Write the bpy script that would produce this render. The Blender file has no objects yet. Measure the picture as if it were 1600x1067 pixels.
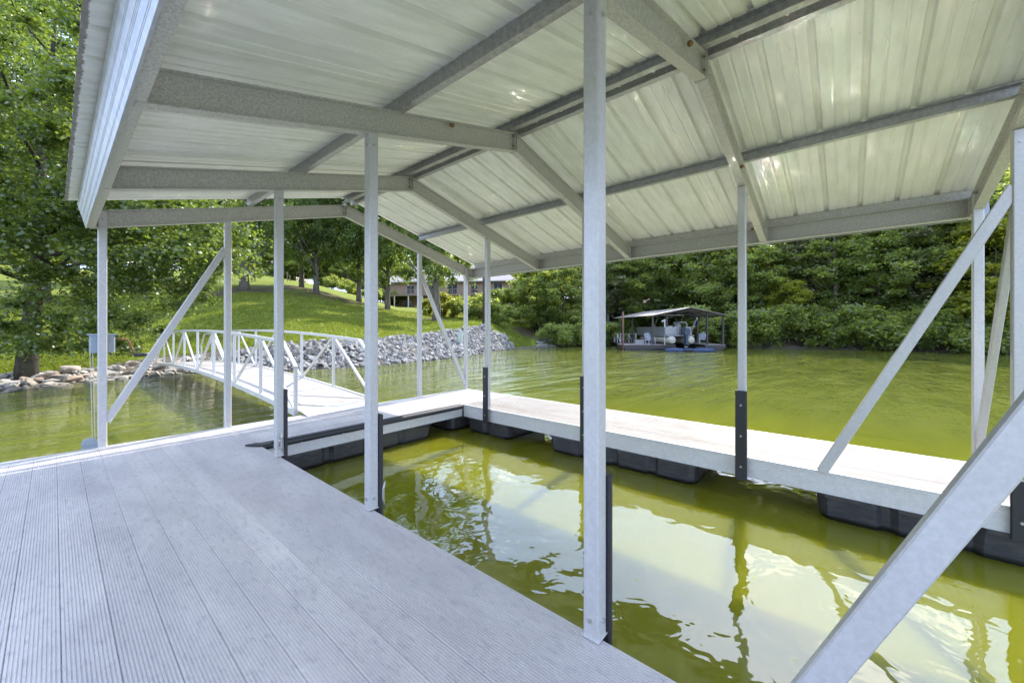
import bpy, math, random
import numpy as np
from mathutils import Vector, Matrix
R = math.radians
SC = bpy.context.scene
COL = SC.collection

# ------------------------------------------------------------------ camera, sky, sun, exposure
YAW = 49.418
CAM = (-1.551, 0.791, 1.35)
cd = bpy.data.cameras.new('camera'); cam = bpy.data.objects.new('camera', cd); COL.objects.link(cam)
cam.location = CAM; cam.rotation_euler = (R(90), 0, R(-YAW))
cd.sensor_width = 36; cd.lens = 36*613.4/1600; cd.shift_y = -20.55/1600
cd.clip_start = 0.05; cd.clip_end = 2000
SC.camera = cam

SUNV = Vector((1.10, 0.14, 1.0)).normalized()          # direction towards the sun
world = bpy.data.worlds.new('World'); SC.world = world; world.use_nodes = True
nt = world.node_tree; nt.nodes.clear()
out = nt.nodes.new('ShaderNodeOutputWorld'); bg = nt.nodes.new('ShaderNodeBackground')
sky = nt.nodes.new('ShaderNodeTexSky'); sky.sky_type = 'NISHITA'; sky.sun_disc = False
sky.sun_elevation = math.asin(SUNV.z); sky.sun_rotation = math.atan2(SUNV.x, SUNV.y)
sky.air_density = 1.0; sky.dust_density = 1.2
bg.inputs['Strength'].default_value = 0.15
tc = nt.nodes.new('ShaderNodeTexCoord'); sep = nt.nodes.new('ShaderNodeSeparateXYZ')
nt.links.new(tc.outputs['Generated'], sep.inputs[0])
def wmath(op, a, b=None):
    m = nt.nodes.new('ShaderNodeMath'); m.operation = op
    for i, v in enumerate((a, b)):
        if v is None: continue
        if isinstance(v, (int, float)): m.inputs[i].default_value = v
        else: nt.links.new(v, m.inputs[i])
    return m.outputs[0]
zz = wmath('MAXIMUM', sep.outputs[2], 0.08)
comb = nt.nodes.new('ShaderNodeCombineXYZ')
nt.links.new(wmath('DIVIDE', sep.outputs[0], zz), comb.inputs[0]); nt.links.new(wmath('DIVIDE', sep.outputs[1], zz), comb.inputs[1])
no = nt.nodes.new('ShaderNodeTexNoise'); no.inputs['Scale'].default_value = 1.25; no.inputs['Detail'].default_value = 8; no.inputs['Roughness'].default_value = 0.58
no.inputs['Distortion'].default_value = 0.3
offs = nt.nodes.new('ShaderNodeVectorMath'); offs.operation = 'ADD'; offs.inputs[1].default_value = (8.1, 5.5, 0.0)
nt.links.new(comb.outputs[0], offs.inputs[0]); nt.links.new(offs.outputs[0], no.inputs['Vector'])
rp = nt.nodes.new('ShaderNodeValToRGB'); rp.color_ramp.elements[0].position = 0.545; rp.color_ramp.elements[1].position = 0.63; rp.color_ramp.elements[0].color = (.04,.04,.04,1)
nt.links.new(no.outputs['Fac'], rp.inputs[0])
mx = nt.nodes.new('ShaderNodeMix'); mx.data_type = 'RGBA'
nt.links.new(rp.outputs[0], mx.inputs['Factor']); 
hz = nt.nodes.new('ShaderNodeMix'); hz.data_type = 'RGBA'; hz.inputs['Factor'].default_value = .6; hz.inputs['B'].default_value = (5.4, 7.5, 12.6, 1)
nt.links.new(sky.outputs[0], hz.inputs['A']); nt.links.new(hz.outputs['Result'], mx.inputs['A']); mx.inputs['B'].default_value = (16.2, 16.2, 16.4, 1)
nt.links.new(mx.outputs['Result'], bg.inputs['Color']); nt.links.new(bg.outputs[0], out.inputs[0])

sl = bpy.data.lights.new('sun', 'SUN'); sl.energy = 4.6; sl.angle = R(0.53); sl.color = (1.0, 0.94, 0.84)
so = bpy.data.objects.new('sun', sl); COL.objects.link(so); so.location = SUNV*60
so.rotation_euler = (-SUNV).to_track_quat('-Z', 'Y').to_euler()

SC.view_settings.view_transform = 'Standard'; SC.view_settings.look = 'None'
SC.view_settings.exposure = 1.02; SC.view_settings.gamma = 1.0; SC.view_settings.use_curve_mapping = False
SC.cycles.use_denoising = True
SC.cycles.max_bounces = 10; SC.cycles.diffuse_bounces = 4; SC.cycles.transmission_bounces = 4; SC.cycles.transparent_max_bounces = 4
SC.cycles.blur_glossy = 0.0; SC.cycles.sample_clamp_indirect = 0

# ------------------------------------------------------------------ helpers
rnd = random.Random(7); RG = np.random.default_rng(11)
SN, CS = math.sin(R(YAW)), math.cos(R(YAW))
WZ = -0.45                                               # water level, dock deck is z = 0
def rf(r, f): return (CAM[0]+f*SN+r*CS, CAM[1]+f*CS-r*SN)  # right / forward distances from the viewpoint -> ground point
def at(px, f): return rf((px-800)/613.4*f, f)

class MB:
    def __init__(s): s.v = []; s.f = []; s.n = 0
    def add(s, vs, fs):
        b = s.n; s.v += [tuple(v) for v in vs]; s.f += [tuple(i+b for i in f) for f in fs]; s.n += len(vs)
    def box(s, x0, x1, y0, y1, z0, z1):
        v = [(x, y, z) for z in (z0, z1) for y in (y0, y1) for x in (x0, x1)]
        s.add(v, [(0,2,3,1),(4,5,7,6),(0,1,5,4),(2,6,7,3),(0,4,6,2),(1,3,7,5)])
    def sweep(s, prof, P, Q, side, up):
        P, Q, side, up = Vector(P), Vector(Q), Vector(side), Vector(up)
        n = len(prof)
        if (Q-P).cross(side).dot(up) > 0: prof = prof[::-1]
        vs = [P+side*a+up*b for a, b in prof]+[Q+side*a+up*b for a, b in prof]
        fs = [(i, (i+1) % n, (i+1) % n+n, i+n) for i in range(n)]
        fs += [tuple(range(n-1, -1, -1)), tuple(range(n, 2*n))]
        s.add(vs, fs)
    def bar(s, P, Q, w, h=None, up=(0,0,1), c=None):
        h = h or w; P, Q = Vector(P), Vector(Q); d = (Q-P).normalized(); u = Vector(up)
        if abs(d.dot(u)) > .95: u = Vector((0,1,0))
        sd = d.cross(u).normalized(); u = sd.cross(d)
        s.sweep(rrect(w, h, c if c is not None else min(w, h)*.09), P, Q, sd, u)
    def tube(s, pts, rad, n=8, cap=True):
        pts = [Vector(p) for p in pts]; rad = rad if hasattr(rad, '__len__') else [rad]*len(pts); rings = []
        for i, p in enumerate(pts):
            d = (pts[min(i+1, len(pts)-1)]-pts[max(i-1, 0)]).normalized()
            u = Vector((0,0,1)) if abs(d.z) < .9 else Vector((1,0,0))
            a = d.cross(u).normalized(); b = a.cross(d)
            rings.append([p+(a*math.cos(2*math.pi*k/n)+b*math.sin(2*math.pi*k/n))*rad[i] for k in range(n)])
        vs = [q for r_ in rings for q in r_]
        fs = [(i*n+k, i*n+(k+1) % n, (i+1)*n+(k+1) % n, (i+1)*n+k) for i in range(len(pts)-1) for k in range(n)]
        if cap: fs += [tuple(range(n-1, -1, -1)), tuple(range((len(pts)-1)*n, len(pts)*n))]
        s.add(vs, fs)
    def mesh(s, name, mat, smooth=False):
        me = bpy.data.meshes.new(name); me.from_pydata(s.v, [], s.f); me.update()
        if smooth: me.polygons.foreach_set('use_smooth', [True]*len(me.polygons))
        me.materials.append(mat); return me
    def build(s, name, mat, parent=None, smooth=False, **kw):
        return link(name, s.mesh(name, mat, smooth), parent, **kw)
def rrect(w, h, c):
    a, b = w/2, h/2
    return [(-a+c,-b),(a-c,-b),(a,-b+c),(a,b-c),(a-c,b),(-a+c,b),(-a,b-c),(-a,-b+c)]
def rect(x0, x1, z0, z1): return [(x0,z0),(x1,z0),(x1,z1),(x0,z1)]
def link(name, me, parent=None, loc=None, **kw):
    o = bpy.data.objects.new(name, me); COL.objects.link(o)
    if parent: o.parent = parent
    if loc: o.location = loc
    for k, v in kw.items():
        if v is not None: o[k] = v
    return o
def thing(name, label, cat, loc=(0,0,0), rz=0, group=None):
    o = link(name, None, None, loc); o.rotation_euler.z = rz; o['label'] = label; o['category'] = cat
    o.empty_display_size = .2
    if group: o['group'] = group
    return o
def empty(name, parent, loc=None): return link(name, None, parent, loc)
def kids(o): return [c for c in bpy.data.objects if c.parent == o]
def copy_tree(o, parent=None):
    c = o.copy(); COL.objects.link(c); c.parent = parent
    for ch in kids(o): copy_tree(ch, c)
    return c

# ------------------------------------------------------------------ materials
class M:
    def __init__(s, name):
        s.m = bpy.data.materials.new(name); s.m.use_nodes = True; s.t = s.m.node_tree; s.t.nodes.clear()
        s.out = s.N('OutputMaterial')
    def N(s, kind, **kw):
        n = s.t.nodes.new('ShaderNode'+kind)
        for k, v in kw.items():
            if k in n.inputs.keys():
                s.L(v, n.inputs[k])
            else: setattr(n, k, v)
        return n
    def L(s, v, sock):
        if hasattr(v, 'is_output'): s.t.links.new(v, sock)
        else: sock.default_value = v
    def coord(s, kind='Object', scale=None):
        o = s.N('TexCoord').outputs[kind]
        if scale is not None: o = s.N('Mapping', Vector=o, Scale=scale).outputs[0]
        return o
    def pos(s, scale=None):
        o = s.N('NewGeometry').outputs['Position']
        if scale is not None: o = s.N('Mapping', Vector=o, Scale=scale).outputs[0]
        return o
    def noise(s, vec, scale, detail=4, rough=.55, dist=0):
        return s.N('TexNoise', Vector=vec, Scale=scale, Detail=float(detail), Roughness=rough, Distortion=float(dist)).outputs['Fac']
    def ramp(s, fac, stops):
        n = s.N('ValToRGB', Fac=fac); e = n.color_ramp.elements
        while len(e) < len(stops): e.new(.5)
        for i, (p, c) in enumerate(stops):
            e[i].position = p; e[i].color = tuple(c)+(1,) if hasattr(c, '__len__') else (c, c, c, 1)
        return n.outputs[0]
    def mix(s, f, a, b, blend='MIX'):
        n = s.N('Mix', data_type='RGBA', blend_type=blend)
        s.L(f, n.inputs['Factor']); 
        for k, v in (('A', a), ('B', b)):
            s.L(tuple(v)+(1,) if isinstance(v, (tuple, list)) and len(v) == 3 else v, [i for i in n.inputs if i.name == k and i.type == 'RGBA'][0])
        return [o for o in n.outputs if o.type == 'RGBA'][0]
    def math(s, op, a, b=0.0):
        n = s.N('Math', operation=op); s.L(a, n.inputs[0]); s.L(b, n.inputs[1]); return n.outputs[0]
    def bump(s, h, strength, dist=.01, normal=None):
        n = s.N('Bump', Height=h, Strength=strength, Distance=dist)
        if normal: s.L(normal, n.inputs['Normal'])
        return n.outputs[0]
    def pr(s, color, rough=.5, metal=0.0, normal=None, spec=None, **kw):
        n = s.N('BsdfPrincipled')
        s.L(tuple(color)+(1,) if isinstance(color, (tuple, list)) else color, n.inputs['Base Color'])
        s.L(rough, n.inputs['Roughness']); s.L(metal, n.inputs['Metallic'])
        if normal: s.L(normal, n.inputs['Normal'])
        if spec is not None: n.inputs['Specular IOR Level'].default_value = spec
        for k, v in kw.items(): s.L(v, n.inputs[k.replace('_', ' ')])
        return n.outputs[0]
    def done(s, sh): s.L(sh, s.out.inputs['Surface']); return s.m

def simple(name, col, rough=.6, metal=0.0, var=.15, scale=8):
    m = M(name); n = m.noise(m.pos(), scale, 5)
    c = m.mix(n, tuple(x*(1-var) for x in col), tuple(min(1, x*(1+var)) for x in col))
    return m.done(m.pr(c, rough, metal))

def deck_metal(name='ribbed_aluminium_deck', tint=0):
    m = M(name); p = m.pos()
    n1 = m.noise(m.pos((1.6, .55, 1)), 1.7, 6, .6, .4); n2 = m.noise(m.pos((9, 2.5, 9)), 4, 6, .7)
    n3 = m.noise(p, 60, 3, .6)
    c = m.mix(m.ramp(n1, [(.32, 0), (.66, 1)]), (.52, .487, .48), (.66, .622, .60))
    c = m.mix(m.ramp(n2, [(.52, 0), (.72, .6)]), c, (.30, .295, .31))
    n4 = m.noise(m.pos((1.1, .5, 1)), 1.1, 7, .7, .8); c = m.mix(m.ramp(n4, [(.48, 0), (.66, .30)]), c, (.33, .31, .32))
    n5 = m.noise(m.pos((14, 5, 1)), 6, 3, .8); c = m.mix(m.math('MULTIPLY', m.ramp(n5, [(.60, 0), (.68, .55)]), m.ramp(n4, [(.42, 0), (.55, 1)])), c, (.80, .80, .83))
    c = m.mix(m.ramp(n3, [(.68, 0), (.75, .5)]), c, (.82, .82, .84))
    rnd_ = m.N('ObjectInfo').outputs['Random']
    c = m.mix(m.math('MULTIPLY', rnd_, .26), c, (.35, .33, .34))
    if tint: c = m.mix(.70, c, (.30, .28, .25)); c = m.mix(m.ramp(m.noise(m.pos((1, .6, 1)), 1.6, 6, .65), [(.5, 0), (.66, .5)]), c, (.25, .21, .165))  # darkened copy where sun falls, offsets glare in the colour; then beige stains
    v = m.N('TexVoronoi', Vector=p, Scale=12.0).outputs['Distance']     # crumbs of dirt
    c = m.mix(m.ramp(v, [(.026, .85), (.042, 0)]), c, (.06, .05, .04))
    return m.done(m.pr(c, m.ramp(n2, [(.3, .42), (.7, .62)]) if not tint else .7, .35 if not tint else .05, m.bump(n3, .15, .001)))
def galv(name, lo, hi, speck=70, metal=.35, rough=.45, warm=0.0):
    m = M(name); p = m.pos()
    n = m.noise(p, speck, 3, .7); b = m.noise(p, 3, 4)
    c = m.mix(m.ramp(n, [(.40, 0), (.62, 1)]), lo, hi)
    c = m.mix(m.ramp(b, [(.45, 0), (.8, .25)]), c, (.40, .38, .34))
    w = m.noise(p, 14, 5, .7)
    c = m.mix(m.ramp(w, [(.70, 0), (.76, .6)]), c, (.16, .115, .06))
    return m.done(m.pr(c, rough, metal, m.bump(n, .12, .001)))
def paint_sheet():
    m = M('cream_roof_sheet'); p = m.pos()
    n = m.noise(m.pos((1.2, 7, 1)), 2.2, 5, .6); w = m.noise(m.pos((.9, 1.4, 1)), 2.6, 4, .6, .6)
    c = m.mix(m.ramp(n, [(.3, 0), (.7, 1)]), (.68, .675, .625), (.82, .815, .77))
    c = m.mix(m.ramp(w, [(.45, 0), (.8, .35)]), c, (.56, .555, .50))
    xs = m.N('SeparateXYZ', Vector=p).outputs[0]; tip = m.math('SUBTRACT', -1.452, xs); jag = m.noise(m.pos((1.5, 16, 1)), 2.2, 4, .7)
    c = m.mix(m.ramp(m.math('ADD', m.math('MULTIPLY', tip, 22.0), m.math('SUBTRACT', jag, .42)), [(.0, 0), (.12, .8)]), c, (.13, .10, .08))
    v = m.N('TexVoronoi', Vector=p, Scale=5.0).outputs['Distance']
    c = m.mix(m.ramp(v, [(.012, .7), (.022, 0)]), c, (.10, .08, .05))
    return m.done(m.pr(c, .42, 0.0, m.bump(w, .25, .01)))
def leafmat(name, cols, trans, gloss=.3, spec=.35):
    m = M(name); g = m.N('NewGeometry'); rn = g.outputs['Random Per Island']
    oi = m.N('ObjectInfo').outputs['Random']
    big = m.noise(m.pos(), .35, 3)
    c = m.ramp(rn, [(i/(len(cols)-1), k) for i, k in enumerate(cols)])
    c = m.mix(m.ramp(big, [(.35, 0), (.7, .45)]), c, tuple(min(1, x*1.5) for x in cols[-1]))
    c = m.mix(m.math('MULTIPLY', oi, .45), c, tuple(x*.62 for x in cols[0]))
    d = m.pr(c, .38, 0.0, None, spec)
    t = m.N('BsdfTranslucent', Color=m.mix(m.math('MULTIPLY', rn, .5), tuple(trans), tuple(x*1.3 for x in trans))).outputs[0]
    mixs = m.N('MixShader', Fac=gloss); m.L(d, mixs.inputs[1]); m.L(t, mixs.inputs[2])
    return m.done(mixs.outputs[0])
def barkmat(name, a, b):
    m = M(name); p = m.coord('Object', (3, 3, .6))
    n = m.noise(p, 5, 8, .7, .5); q = m.noise(m.pos(), 1.2, 3)
    c = m.mix(m.ramp(n, [(.38, 0), (.62, 1)]), a, b); c = m.mix(m.ramp(q, [(.5, 0), (.7, .5)]), c, (.11, .115, .075))
    return m.done(m.pr(c, .9, 0.0, m.bump(n, .9, .05)))
def rockmat(name, cols):
    m = M(name); p = m.pos(); oi = m.N('ObjectInfo').outputs['Random']; isl = m.N('NewGeometry').outputs['Random Per Island']
    n = m.noise(p, 6, 8, .65); f = m.math('FRACT', m.math('ADD', oi, m.math('MULTIPLY', isl, 7.3)))
    c = m.ramp(f, [(i/(len(cols)-1), k) for i, k in enumerate(cols)])
    c = m.mix(m.ramp(n, [(.4, 0), (.7, .55)]), c, tuple(x*.45 for x in cols[0]))
    z = m.N('SeparateXYZ', Vector=p).outputs[2]
    wet = m.ramp(m.math('ADD', z, 1.0), [(.57, 1), (.68, 0)])             # wet line at the water
    c = m.mix(m.math('MULTIPLY', wet, .7), c, (.05, .045, .03))
    return m.done(m.pr(c, .85, 0.0, m.bump(n, .5, .03)))

MT = {}
MT['deck'] = deck_metal(); MT['deck_dimmed'] = deck_metal('darkened_sunlit_walkway_deck', 1)  # second deck is the same metal, colour lowered for direct sun
MT['alu'] = galv('pale_aluminium', (.54, .535, .53), (.60, .59, .58), 25, .25, .42)
MT['post'] = galv('galvanised_post', (.46, .455, .455), (.52, .51, .51), 45, .3, .42)
MT['beam'] = galv('mottled_galvanised_beam', (.36, .35, .32), (.53, .51, .47), 75, .2, .5)
MT['purlin'] = galv('grey_purlin_steel', (.31, .305, .30), (.42, .41, .40), 30, .5, .4)
MT['sheet'] = paint_sheet(); MT['eave'] = galv('bright_ribbed_aluminium', (.36, .38, .42), (.46, .47, .51), 12, .5, .4)
MT['black'] = simple('black_rubber', (.018, .018, .022), .45, 0, .4, 30)
def floatmat():
    m = M('black_moulded_float'); n = m.noise(m.pos((3, 3, 14)), 3, 5); z = m.N('SeparateXYZ', Vector=m.pos()).outputs[2]
    c = m.mix(m.ramp(n, [(.45, 0), (.75, .5)]), (.03, .03, .035), (.10, .09, .075))
    c = m.mix(m.ramp(m.math('ADD', z, 1.0), [(.575, 1), (.60, 0)]), c, (.006, .006, .005))
    return m.done(m.pr(c, .3, 0.0, m.bump(n, .1, .01)))
MT['float'] = floatmat()
MT['bolt'] = simple('zinc_bolt', (.45, .44, .42), .35, .8)
MT['rust'] = simple('rusty_iron', (.22, .10, .05), .8, .2, .4, 40)
MT['box'] = simple('grey_blue_winch_paint', (.24, .29, .33), .5, .2, .1, 20)
MT['rope'] = simple('pale_rope', (.55, .5, .38), .9)
MT['bark'] = barkmat('dark_brown_bark', (.022, .018, .014), (.085, .068, .052))
MT['bark2'] = barkmat('grey_bark', (.07, .06, .05), (.20, .175, .14))
MT['leafA'] = leafmat('near_maple_leaf', [(.035, .065, .016), (.06, .10, .024), (.11, .15, .035)], (.27, .36, .035), .40, .9)
MT['leafB'] = leafmat('lawn_tree_leaf', [(.055, .10, .025), (.085, .135, .032), (.13, .18, .045)], (.30, .40, .05), .45, .8)
MT['leafC'] = leafmat('woods_leaf', [(.055, .09, .035), (.09, .135, .05), (.16, .20, .075)], (.55, .62, .09), .55, .8)
MT['leafD'] = leafmat('yellow_green_leaf', [(.10, .14, .02), (.16, .19, .025), (.22, .24, .03)], (.5, .5, .03), .45, .4)
MT['leafE'] = leafmat('grey_green_leaf', [(.08, .10, .045), (.12, .14, .06), (.18, .18, .09)], (.26, .28, .07), .4, .6)
MT['rockL'] = rockmat('tan_field_stone', [(.26, .23, .19), (.42, .39, .34), (.34, .32, .29), (.50, .46, .40), (.33, .24, .17)])
MT['rockR'] = rockmat('pale_grey_riprap', [(.13, .125, .12), (.28, .27, .255), (.20, .195, .19), (.38, .365, .34), (.25, .225, .19), (.33, .325, .315)])

def watermat():
    m = M('green_lake_water'); p = m.pos()
    sx = m.N('SeparateXYZ', Vector=p)
    warp = m.noise(m.pos(), .5, 3)
    n1 = m.noise(m.pos((1.0, 1.0, 1)), 1.15, 2, .5, .5)
    n2 = m.noise(p, 5.0, 2, .5, .6)
    v = Vector((SN, CS, 0))
    mp = m.N('Mapping', Vector=p, Rotation=(0, 0, R(YAW)), Scale=(.55, 2.6, 1)).outputs[0]
    n3 = m.noise(mp, 1.3, 4, .55, .3)
    n4 = m.noise(mp, .32, 2, .5)
    # the slip is sheltered by the dock: ripples there are long and low, the open water is choppier
    d = m.N('VectorMath', operation='DISTANCE'); m.L(p, d.inputs[0]); d.inputs[1].default_value = (1.6, 1.4, WZ)
    op = m.N('MapRange', Value=d.outputs['Value']); op.inputs['From Min'].default_value = 5; op.inputs['From Max'].default_value = 15
    op = op.outputs[0]
    o0 = m.N('MapRange', Value=d.outputs['Value']); o0.inputs['From Min'].default_value = 4.0; o0.inputs['From Max'].default_value = 6.5; oc0 = o0.outputs[0]
    n6 = m.noise(p, 2.3, 1, .4, .4)
    calm = m.math('ADD', m.math('ADD', m.math('MULTIPLY', n1, .018), m.math('MULTIPLY', n6, .0035)), m.math('MULTIPLY', n2, .0022))
    rough = m.math('ADD', m.math('MULTIPLY', n3, .11), m.math('MULTIPLY', n4, .20))
    rough = m.math('ADD', rough, m.math('MULTIPLY', n2, .008))
    near_ = m.math('MULTIPLY', m.math('MULTIPLY', n3, .006), oc0)
    ip = m.N('MapRange', Value=d.outputs['Value']); ip.inputs['From Min'].default_value = 4.6; ip.inputs['From Max'].default_value = 2.6
    inner = m.math('ADD', m.math('MULTIPLY', n1, .011), m.math('MULTIPLY', n2, .0018))
    calm = m.math('ADD', calm, m.math('MULTIPLY', inner, ip.outputs[0])); calm = m.math('ADD', calm, near_)
    h = m.math('ADD', calm, m.math('MULTIPLY', rough, op))
    bn = m.N('Bump', Height=h, Strength=1.0, Distance=1.0).outputs[0]
    t = m.noise(p, .25, 4, .6)
    c = m.mix(t, (.150, .156, .007), (.185, .188, .009))
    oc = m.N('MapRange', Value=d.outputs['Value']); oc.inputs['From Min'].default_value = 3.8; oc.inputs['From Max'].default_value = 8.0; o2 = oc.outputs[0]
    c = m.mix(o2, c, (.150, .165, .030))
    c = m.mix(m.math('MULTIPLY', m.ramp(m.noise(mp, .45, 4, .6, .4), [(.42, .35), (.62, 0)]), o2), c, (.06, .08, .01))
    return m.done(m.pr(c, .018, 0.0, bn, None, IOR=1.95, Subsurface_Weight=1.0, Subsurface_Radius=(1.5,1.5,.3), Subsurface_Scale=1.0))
MT['water'] = watermat()

# ------------------------------------------------------------------ terrain
# columns: picture azimuth (as px of the front view), forward distance of the shore, then (metres beyond shore, height)
def azpx(px): return math.degrees(math.atan((px-800)/613.4))
COLS = [
 (-180, 55, [(0,-.5),(3,.3),(40,2),(300,10)]),
 (-110, 30, [(0,-.5),(3,.3),(40,4),(300,14)]),
 (-75, 14, [(0,-.5),(2.2,0),(30,4.5),(80,11),(300,15)]),
 (azpx(0), 11.1/math.cos(R(azpx(0))), [(0,-.5),(2.6,-.12),(22,2.7),(60,9.0),(90,12),(300,18)]),
 (azpx(150), 13.0/math.cos(R(azpx(150))), [(0,-.5),(2.6,0),(22,3.2),(60,9.2),(90,12),(300,18)]),
 (azpx(270), 15.3/math.cos(R(azpx(270))), [(0,-.5),(2.0,.02),(22,3.9),(58,10.2),(90,13),(300,18)]),
 (azpx(382), 16.6/math.cos(R(azpx(382))), [(0,-.5),(2.2,.35),(23.3,4.9),(60,11.0),(90,13),(300,18)]),
 (azpx(450), 16.6/math.cos(R(azpx(450))), [(0,-.5),(2.4,.55),(31,6.1),(60,9.9),(90,12),(300,18)]),
 (azpx(500), 17.2/math.cos(R(azpx(500))), [(0,-.5),(2.6,.6),(29,5.4),(58,8.9),(90,11),(300,17)]),
 (azpx(562), 18.2/math.cos(R(azpx(562))), [(0,-.5),(2.8,.62),(28,4.3),(56,7.2),(90,9),(300,16)]),
 (azpx(620), 19.8/math.cos(R(azpx(620))), [(0,-.5),(3.2,.75),(23,3.2),(52,5.1),(90,7),(300,15)]),
 (azpx(682), 22.3/math.cos(R(azpx(682))), [(0,-.5),(4.0,1.0),(16,2.2),(48,4.9),(90,6.5),(300,15)]),
 (azpx(725), 24.7/math.cos(R(azpx(725))), [(0,-.5),(4.6,1.3),(14,2.2),(46,4.8),(90,6.5),(300,15)]),
 (azpx(757), 28/math.cos(R(azpx(757))), [(0,-.5),(4.2,1.55),(12,2.2),(43,4.7),(90,6.5),(300,15)]),
 (azpx(785), 32.5, [(0,-.5),(3.0,.8),(10,1.7),(38,4.6),(90,6.5),(300,15)]),
 (azpx(815), 35.4, [(0,-.5),(1.0,-.1),(10,1.4),(36,4.5),(90,6.5),(300,15)]),
 (azpx(860), 38, [(0,-.5),(2.2,.3),(12,1.5),(36,4.2),(90,8),(300,18)]),
 (azpx(960), 41, [(0,-.5),(2,.2),(15,2),(40,6),(300,25)]),
 (azpx(1125), 42.5, [(0,-.5),(1.5,.3),(15,3.5),(40,8.5),(300,30)]),
 (azpx(1275), 43.5, [(0,-.5),(1.5,.5),(15,4),(40,10),(300,30)]),
 (azpx(1500), 44.5, [(0,-.5),(1.5,.5),(15,4),(40,10),(300,30)]),
 (azpx(1600), 45, [(0,-.5),(1.5,.5),(15,4),(40,10),(300,30)]),
 (75, 60, [(0,-.5),(1.5,.4),(15,3),(40,8),(300,25)]),
 (110, 90, [(0,-.5),(3,.3),(40,4),(300,14)]),
 (180, 55, [(0,-.5),(3,.3),(40,2),(300,10)]),
]
CA = np.array([c[0] for c in COLS]); CD = np.array([c[1] for c in COLS])
def shore(az): return float(np.interp(az, CA, CD))
def hgt(x, y):
    dx, dy = x-CAM[0], y-CAM[1]; r = dx*CS-dy*SN; f = dx*SN+dy*CS
    az = math.degrees(math.atan2(r, f)); D = math.hypot(dx, dy)
    i = int(min(max(np.searchsorted(CA, az)-1, 0), len(CA)-2)); t = (az-CA[i])/(CA[i+1]-CA[i])
    s = D-(CD[i]*(1-t)+CD[i+1]*t)
    if s < 0: return max(-1.6, -.5+s*.35)
    def pf(c): a = c[2]; return float(np.interp(s, [q[0] for q in a], [q[1] for q in a]))
    return pf(COLS[i])*(1-t)+pf(COLS[i+1])*t
MULCH = [(*at(382,36),2.3),(*at(410,38),1.6),(*at(440,41),1.8),(*at(471,44),2.0),(*at(494,41.5),1.8),(*at(522,42.5),1.8),(*at(561,44),1.8),(*at(606,42),1.3),(*at(682,38),1.5),(*at(340,34),1.8),(*at(430,36.5),1.4),(*at(470,37.5),1.4),(*at(510,39),1.4),(*at(545,41),1.3),(*at(842,43),3.2)]
def ground_mesh():
    azs = sorted(set([round(a, 3) for a in list(np.linspace(-180, -60, 30))+list(np.linspace(-60, 60, 260))+list(np.linspace(60, 180, 30))]))
    ss = [-8, -4, -2, -1, -.4, 0]+[.3*i for i in range(1, 20)]+list(np.geomspace(6.2, 1200, 70))
    vs, att = [], []
    for az in azs:
        D0 = shore(az)
        for s in ss:
            D = D0+s; r_, f_ = D*math.sin(R(az)), D*math.cos(R(az)); x, y = rf(r_, f_)
            z = hgt(x, y) if s < 300 else hgt(x, y)
            if s > 1: z += .06*math.sin(x*.7+y*.3)+.05*math.sin(y*.9-x*.2)
            vs.append((x, y, z))
            px = 800+613.4*math.tan(R(az)) if abs(az) < 80 else (-5000 if az < 0 else 5000)
            wood = 1.0 if px > 870 else (0.0 if px < 840 else (px-840)/30)
            if s > 95 and px < 870: wood = .3
            bank = 1.0 if s < (2.2 if px < 330 else 2.6+max(0, px-560)*.009 if px < 775 else .5) else 0.0
            mul = 0.0
            for bx, by, br in MULCH:
                dd = math.hypot(x-bx, y-by); mul = max(mul, min(1, max(0, (br-dd)/.5)))
            att.append((bank, wood, mul, 1))
    n = len(ss); fs = [(i*n+j, i*n+j+1, (i+1)*n+j+1, (i+1)*n+j) for i in range(len(azs)-1) for j in range(n-1)]
    me = bpy.data.meshes.new('ground'); me.from_pydata(vs, [], [f[::-1] for f in fs]); me.update()
    me.polygons.foreach_set('use_smooth', [True]*len(me.polygons))
    ca = me.color_attributes.new('kind_of_ground', 'FLOAT_COLOR', 'POINT'); ca.data.foreach_set('color', np.array(att).ravel())
    m = M('lawn_and_bank'); p = m.pos(); a = m.N('VertexColor', layer_name='kind_of_ground'); sp = m.N('SeparateColor', Color=a.outputs[0])
    n1 = m.noise(p, .5, 6, .65); n2 = m.noise(p, 7, 10, .85); n3 = m.noise(p, 2.2, 4)
    g = m.mix(m.ramp(n1, [(.3, 0), (.7, 1)]), (.125, .16, .018), (.22, .24, .028))
    g = m.mix(m.ramp(n2, [(.38, .75), (.58, 0)]), g, (.055, .085, .014))
    g = m.mix(m.ramp(n3, [(.6, 0), (.72, .35)]), g, (.30, .27, .09))
    w = m.mix(n2, (.03, .025, .016), (.08, .065, .035))
    b = m.mix(m.ramp(n2, [(.35, 0), (.65, 1)]), (.05, .045, .035), (.17, .15, .12))
    g = m.mix(m.math('MULTIPLY', sp.outputs[2], .85), g, m.mix(n2, (.035, .025, .018), (.11, .075, .05)))
    c = m.mix(sp.outputs[1], g, w); c = m.mix(m.ramp(m.math('ADD', sp.outputs[0], m.math('MULTIPLY', m.math('SUBTRACT', n3, .5), .6)), [(.4, 0), (.6, 1)]), c, b)
    mat = m.done(m.pr(c, .95, 0.0, m.bump(n2, .8, .06), .2)); me.materials.append(mat)
    return link('ground', me, kind='structure')
ground_mesh()
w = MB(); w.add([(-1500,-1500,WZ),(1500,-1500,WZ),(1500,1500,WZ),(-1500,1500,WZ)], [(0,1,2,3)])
w.build('water', MT['water'], kind='structure')

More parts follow.
